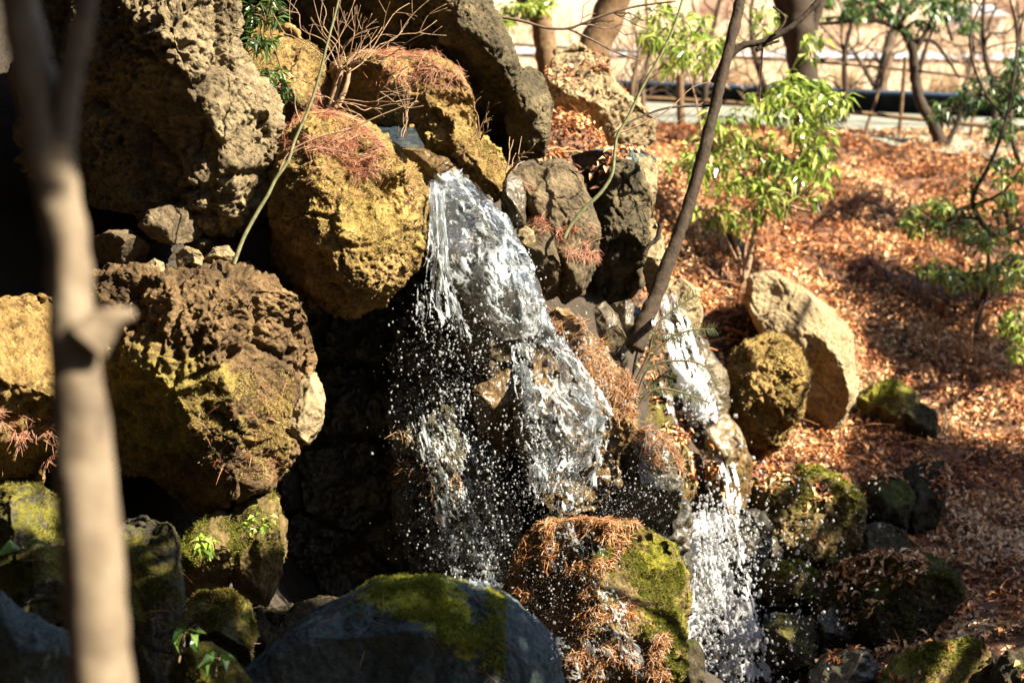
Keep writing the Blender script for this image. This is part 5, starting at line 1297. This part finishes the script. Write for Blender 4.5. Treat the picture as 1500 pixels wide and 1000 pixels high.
# bare hanging branch in front of the background
t = plant('bare_branch', P(745, 20, 9.6), 'thin bare branch reaching across in front of the distant trunks', 'branch')
mb = MB(); ptube(mb, [(700, 20), (760, 30), (800, 41), (832, 42), (850, 36), (880, 24), (930, 10), (990, 2)], 9.8, [2.4, 1.6], 6, .1, 3, 40)
ptube(mb, [(832, 42), (870, 60), (900, 76), (940, 90)], 9.8, [1.8, 1], 5, .1, 3)
twig_fan(mb, (850, 36), [(866, -10), (900, 30), (930, 50)], 9.8, 1.2, r_, 3)
twig_fan(mb, (900, 20), [(960, 30), (1000, 20), (985, 60)], 9.8, 1., r_, 3)
mb.build('stem', M['twig_dark'], t)

# dark low wall, pale road, fence
roadm = simple_mat('pale_gravel_road', (0.13, 0.135, 0.11), (0.20, 0.205, 0.17), 3, .9)
wallm = simple_mat('black_painted_timber', (0.004, 0.005, 0.007), (0.012, 0.014, 0.018), 6, .8, spec=.05)
pa, pb = ray_plane(880, 186, 0.0), ray_plane(1620, 216, 0.0)
pc, pd_ = ray_plane(880, 150, 0.0), ray_plane(1620, 184, 0.0)
def strip(name, a, b_, c, d_, z, mat):
    n_, m_ = 90, 14; t_ = np.linspace(-1.5, 1.8, n_)[:, None]
    A_, B_ = a + (b_ - a) * t_, c + (d_ - c) * t_
    w_ = np.linspace(0, 1, m_)[:, None, None]
    V = (A_[None] * (1 - w_) + B_[None] * w_).reshape(-1, 3)
    V[:, 2] = ground_z(V[:, 0], V[:, 1]) + z
    idx = np.arange(n_ * m_).reshape(m_, n_)
    F = np.stack([idx[:-1, :-1].ravel(), idx[:-1, 1:].ravel(), idx[1:, 1:].ravel(), idx[1:, :-1].ravel()], 1)
    return tag(link(name, mesh_from(name, V, F), mat), kind='structure')
strip('road', pa, pb, pc, pd_, .03, roadm)
t = plant('low_wall', (pc + pd_) / 2, 'long low black wall along the far side of the pale road', 'wall')
dirw = norm(pd_ - pc); ang = math.atan2(dirw[1], dirw[0])
mb = MB()
for k in range(-4, 9):
    c_ = pc + (pd_ - pc) * (k / 6 + .02) + np.array([0, .2, .10])
    mb.box(c_, (np.linalg.norm(pd_ - pc) / 6 - .02,   .3, .20), ang)
mb.build('panel', wallm, t, smooth=False)
mb = MB(); mb.box((pc + pd_) / 2 + np.array([0, .2, .215]), (np.linalg.norm(pd_ - pc) * 3.4, .36, .03), ang)
mb.build('coping', simple_mat('blue_grey_coping', (0.012, 0.022, 0.04), (0.03, 0.05, 0.08), 6, .8, spec=.1), t, smooth=False)
t = plant('fence', P(1170, 205, 17.9), 'thin rustic pole fence with two rails along the top of the leafy slope', 'fence')
def rail(pts, r, mat='bark_mid', nm='rail', dd=17.9):
    mb = MB(); ptube(mb, pts, dd, [r, r], 7, .12, 2, 40); mb.build(nm, M[mat], t)
rail([(700, 62), (1000, 80), (1180, 90), (1340, 104), (1500, 122), (1600, 130)], 2.2, 'twig_dark')
rail([(700, 128), (920, 142), (1060, 150), (1200, 160), (1340, 174), (1500, 190), (1600, 200)], 3.4, 'bark_mid')
for x, y0, x2, y2, r in [(998, 195, 996, 110, 6), (1112, 150, 1116, 66, 1.8), (1164, 190, 1172, 56, 3.4), (1263, 206, 1306, 76, 2.4), (1316, 216, 1326, 84, 3), (1422, 212, 1428, 100, 2.4), (1480, 214, 1484, 112, 2), (930, 190, 934, 80, 2)]:
    rail([(x, y0), ((x + x2) / 2, (y0 + y2) / 2), (x2, y2)], r, 'bark_mid', 'post')
# far field features
for nm, y1, y2, col in [('road', 80, 90, ((0.22, 0.24, 0.27), (0.34, 0.37, 0.40)))]:
    a, b_ = ray_plane(600, y2 - 8, 0.35 * 0), ray_plane(1620, y2 + 6, 0.0); c_, d_ = ray_plane(600, y1 - 8, 0.), ray_plane(1620, y1 + 6, 0.)
    strip(nm, a, b_, c_, d_, .06, simple_mat('pale_far_road', *col, 2, .8))
t = plant('house', ray_plane(1450, 60, 0.0), 'small white far off house at the top right beyond the field', 'house')
hb = ray_plane(1450, 52, 0.0); wpx = hb[1] / FPX
mb = MB(); mb.box(hb + np.array([0, 1.5, 14 * wpx]), (46 * wpx, 2.5, 28 * wpx)); mb.build('wall', simple_mat('white_render', (0.7, 0.7, 0.68), (0.8, 0.8, 0.78), 2, .8), t, smooth=False)
mb = MB()
rw, rz_, rd = 28 * wpx, 28 * wpx, 1.6
V = np.array([[-rw, -rd, rz_], [rw, -rd, rz_], [rw, rd, rz_], [-rw, rd, rz_], [-rw * .9, 0, rz_ + 12 * wpx], [rw * .9, 0, rz_ + 12 * wpx]]) + hb + np.array([0, 1.5, 0])
mb.add(V, [(0, 1, 5, 4), (2, 3, 4, 5), (0, 3, 2, 1)], [(0, 4, 3), (1, 2, 5)]); mb.build('roof', simple_mat('grey_roof', (0.2, 0.2, 0.22), (0.3, 0.3, 0.32), 2, .6), t, smooth=False)
for k in (-12, 2, 14):
    mb = MB(); mb.box(hb + np.array([k * wpx, .24, 16 * wpx]), (6 * wpx, .05, 8 * wpx)); mb.build('window', simple_mat('dark_glass', (0.03, 0.04, 0.05), (0.05, 0.06, 0.08), 2, .1), t, smooth=False)
# dry bushes on the field
rng = np.random.default_rng(12)
lab = ['low straw coloured bush beyond the road, nearest the stout leaning trunk', 'low straw coloured bush beyond the road, behind the bright shrub', 'low straw coloured bush beyond the road, just right of the thick dark trunk', 'low straw coloured bush beyond the road, behind the twisted tree', 'low straw coloured bush beyond the road, under the white house', 'russet bush far up the field, left of the thick dark trunk', 'russet bush far up the field, right of the thick dark trunk', 'russet bush far up the field at the top right']
for i, (x, y, sp, far) in enumerate([(960, 120, 50, 0), (1080, 125, 50, 0), (1240, 130, 40, 0), (1380, 140, 55, 0), (1470, 135, 45, 0), (1050, 30, 70, 1), (1260, 40, 60, 1), (1480, 30, 60, 1)]):
    base = ray_plane(x, y, 0.02)
    t = plant('dry_bush', base, lab[i], 'bush', 'dry bushes on the field')
    mb = MB(); wpx = base[1] / FPX
    nst = 110
    for k in range(nst):
        a = rng.uniform(0, 6.28); s = sp * wpx * rng.uniform(.1, .6)
        b0 = base + np.array([math.cos(a) * s, math.sin(a) * s * .6, 0]); hh = sp * wpx * rng.uniform(.3, .9)
        e = b0 + np.array([rng.normal() * hh * .35, rng.normal() * hh * .3, hh])
        mb.tube(np.array([b0, (b0 + e) / 2 + rng.normal(size=3) * hh * .08, e]), np.array([1.0, .8, .4]) * wpx, 3, 5)
    mb.build('stem', simple_mat('dry_stems', *([(0.45, 0.33, 0.2), (0.65, 0.5, 0.33)] if not far else [(0.35, 0.2, 0.14), (0.5, 0.33, 0.25)]), 5, .9), t)
# brush of the unmown field
mb = MB(); n = 2600
bx = RNG.uniform(0, 9, n); by = 20.8 + 24 * RNG.random(n) ** 1.4; bx = bx * by / 26
okk = fbm(np.stack([bx * .6, by * .35, 0 * bx], 1), 3, 61) > -.05
bx, by = bx[okk], by[okk]; bz = ground_z(bx, by)
for x_, y_, z_ in zip(bx, by, bz):
    h_ = RNG.uniform(.1, .42) * (y_ / 26); l_ = RNG.normal(size=2) * h_ * .9
    mb.tube(np.array([[x_, y_, z_ - .02], [x_ + l_[0] * .4, y_ + l_[1] * .4, z_ + h_ * .6], [x_ + l_[0], y_ + l_[1], z_ + h_]]), np.array([.009, .008, .004]) * y_ / 26, 3, 4)
tag(mb.build('dry_grass', simple_mat('russet_brush', (0.22, 0.12, 0.07), (0.5, 0.36, 0.24), 1.5, .9)), 'tangled dry brush over the field beyond the road', 'dry grass', kind='stuff')

# ------------------------------------------------------------------ trees added out of frame to shade the ravine
def big_tree(name, base, height, clumps, label, leaf=.16, per=1500, seed=1, tr=.16):
    t = plant(name, base, label, 'tree', 'added evergreen trees shading the ravine')
    rng = np.random.default_rng(seed)
    top = np.array(base, float) + np.array([0, 0, height])
    mb = MB(); mb.tube(np.array([base, np.array(base) * .5 + top * .5 + rng.normal(size=3) * .15, top]), np.array([tr, tr * .75, tr * .3]), 12, 30, .1)
    mb.build('trunk', M['bark_dark'], t)
    mb = MB(); lb = MB()
    for (x, y, z, r, k) in clumps:
        c = np.array([x, y, z]); f = np.clip((z - base[2]) / height * .8, .15, 1)
        s = np.array(base) + (top - np.array(base)) * f
        mb.tube(np.array([s, (s + c) / 2 + np.array([0, 0, .1 * r]), c]), np.array([.05, .035, .012]), 6, 12)
        n_ = int(per * k)
        p = rng.normal(size=(n_, 3)); p /= np.linalg.norm(p, axis=1)[:, None]
        p = c + p * (rng.random((n_, 1)) ** (1 / 2.4)) * r * np.array([1, 1, .7]) * (1 + .25 * rng.normal(size=(n_, 1)))
        add_leaves(lb, p, rng.normal(size=(n_, 3)), leaf, leaf * .5, .2, .2)
    mb.build('branch', M['bark_dark'], t)
    lb.build('crown', M['leaf_canopy'], t, smooth=False)
    return t
def shade_at(px, py, d, s):
    """a point s metres towards the sun from what is seen at (px,py,d)"""
    return P(px, py, d) + SUN_L * s
# unseen canopy added overhead and behind the camera to hold off skylight
cl = []
rng = np.random.default_rng(5)
for x in np.arange(-9, 1.0, 1.8):
    for y in np.arange(-7, 19, 1.8):
        cl.append((x + rng.normal() * .4, y + rng.normal() * .4, 6.2 + abs(x + 3) * .12 + rng.normal() * .5, 1.5, 1))
big_tree('added_shade_tree', (-5.5, 1.5, 0.6), 8.5, [c for c in cl if c[0] < -3 and c[1] < 8], 'unseen evergreen tree added left of the viewpoint to hold off skylight', .3, 800, 2, .25)
big_tree('added_shade_tree', (-1.5, -4.5, -.5), 8.5, [c for c in cl if c[0] >= -3 and c[1] < 8], 'unseen evergreen tree added behind the viewpoint to hold off skylight', .3, 800, 3, .25)
big_tree('added_shade_tree', (-5.2, 12.5, 1.2), 7.5, [c for c in cl if c[1] >= 8], 'unseen evergreen tree added on the bank above the falls to hold off skylight', .3, 800, 6, .25)
# added tree on the right: boughs placed to shade lower left and lower right
cs = []
for (px, py, d, s, r, k) in SHADE:
    q = shade_at(px, py, d, s); cs.append((*q, r, k))
big_tree('added_shade_tree', (6.3, 6.2, -1.7), 7.5, cs, 'unseen evergreen tree added right of the ravine, its clumps placed to shade the lower rocks', .12, 900, 4, .14)
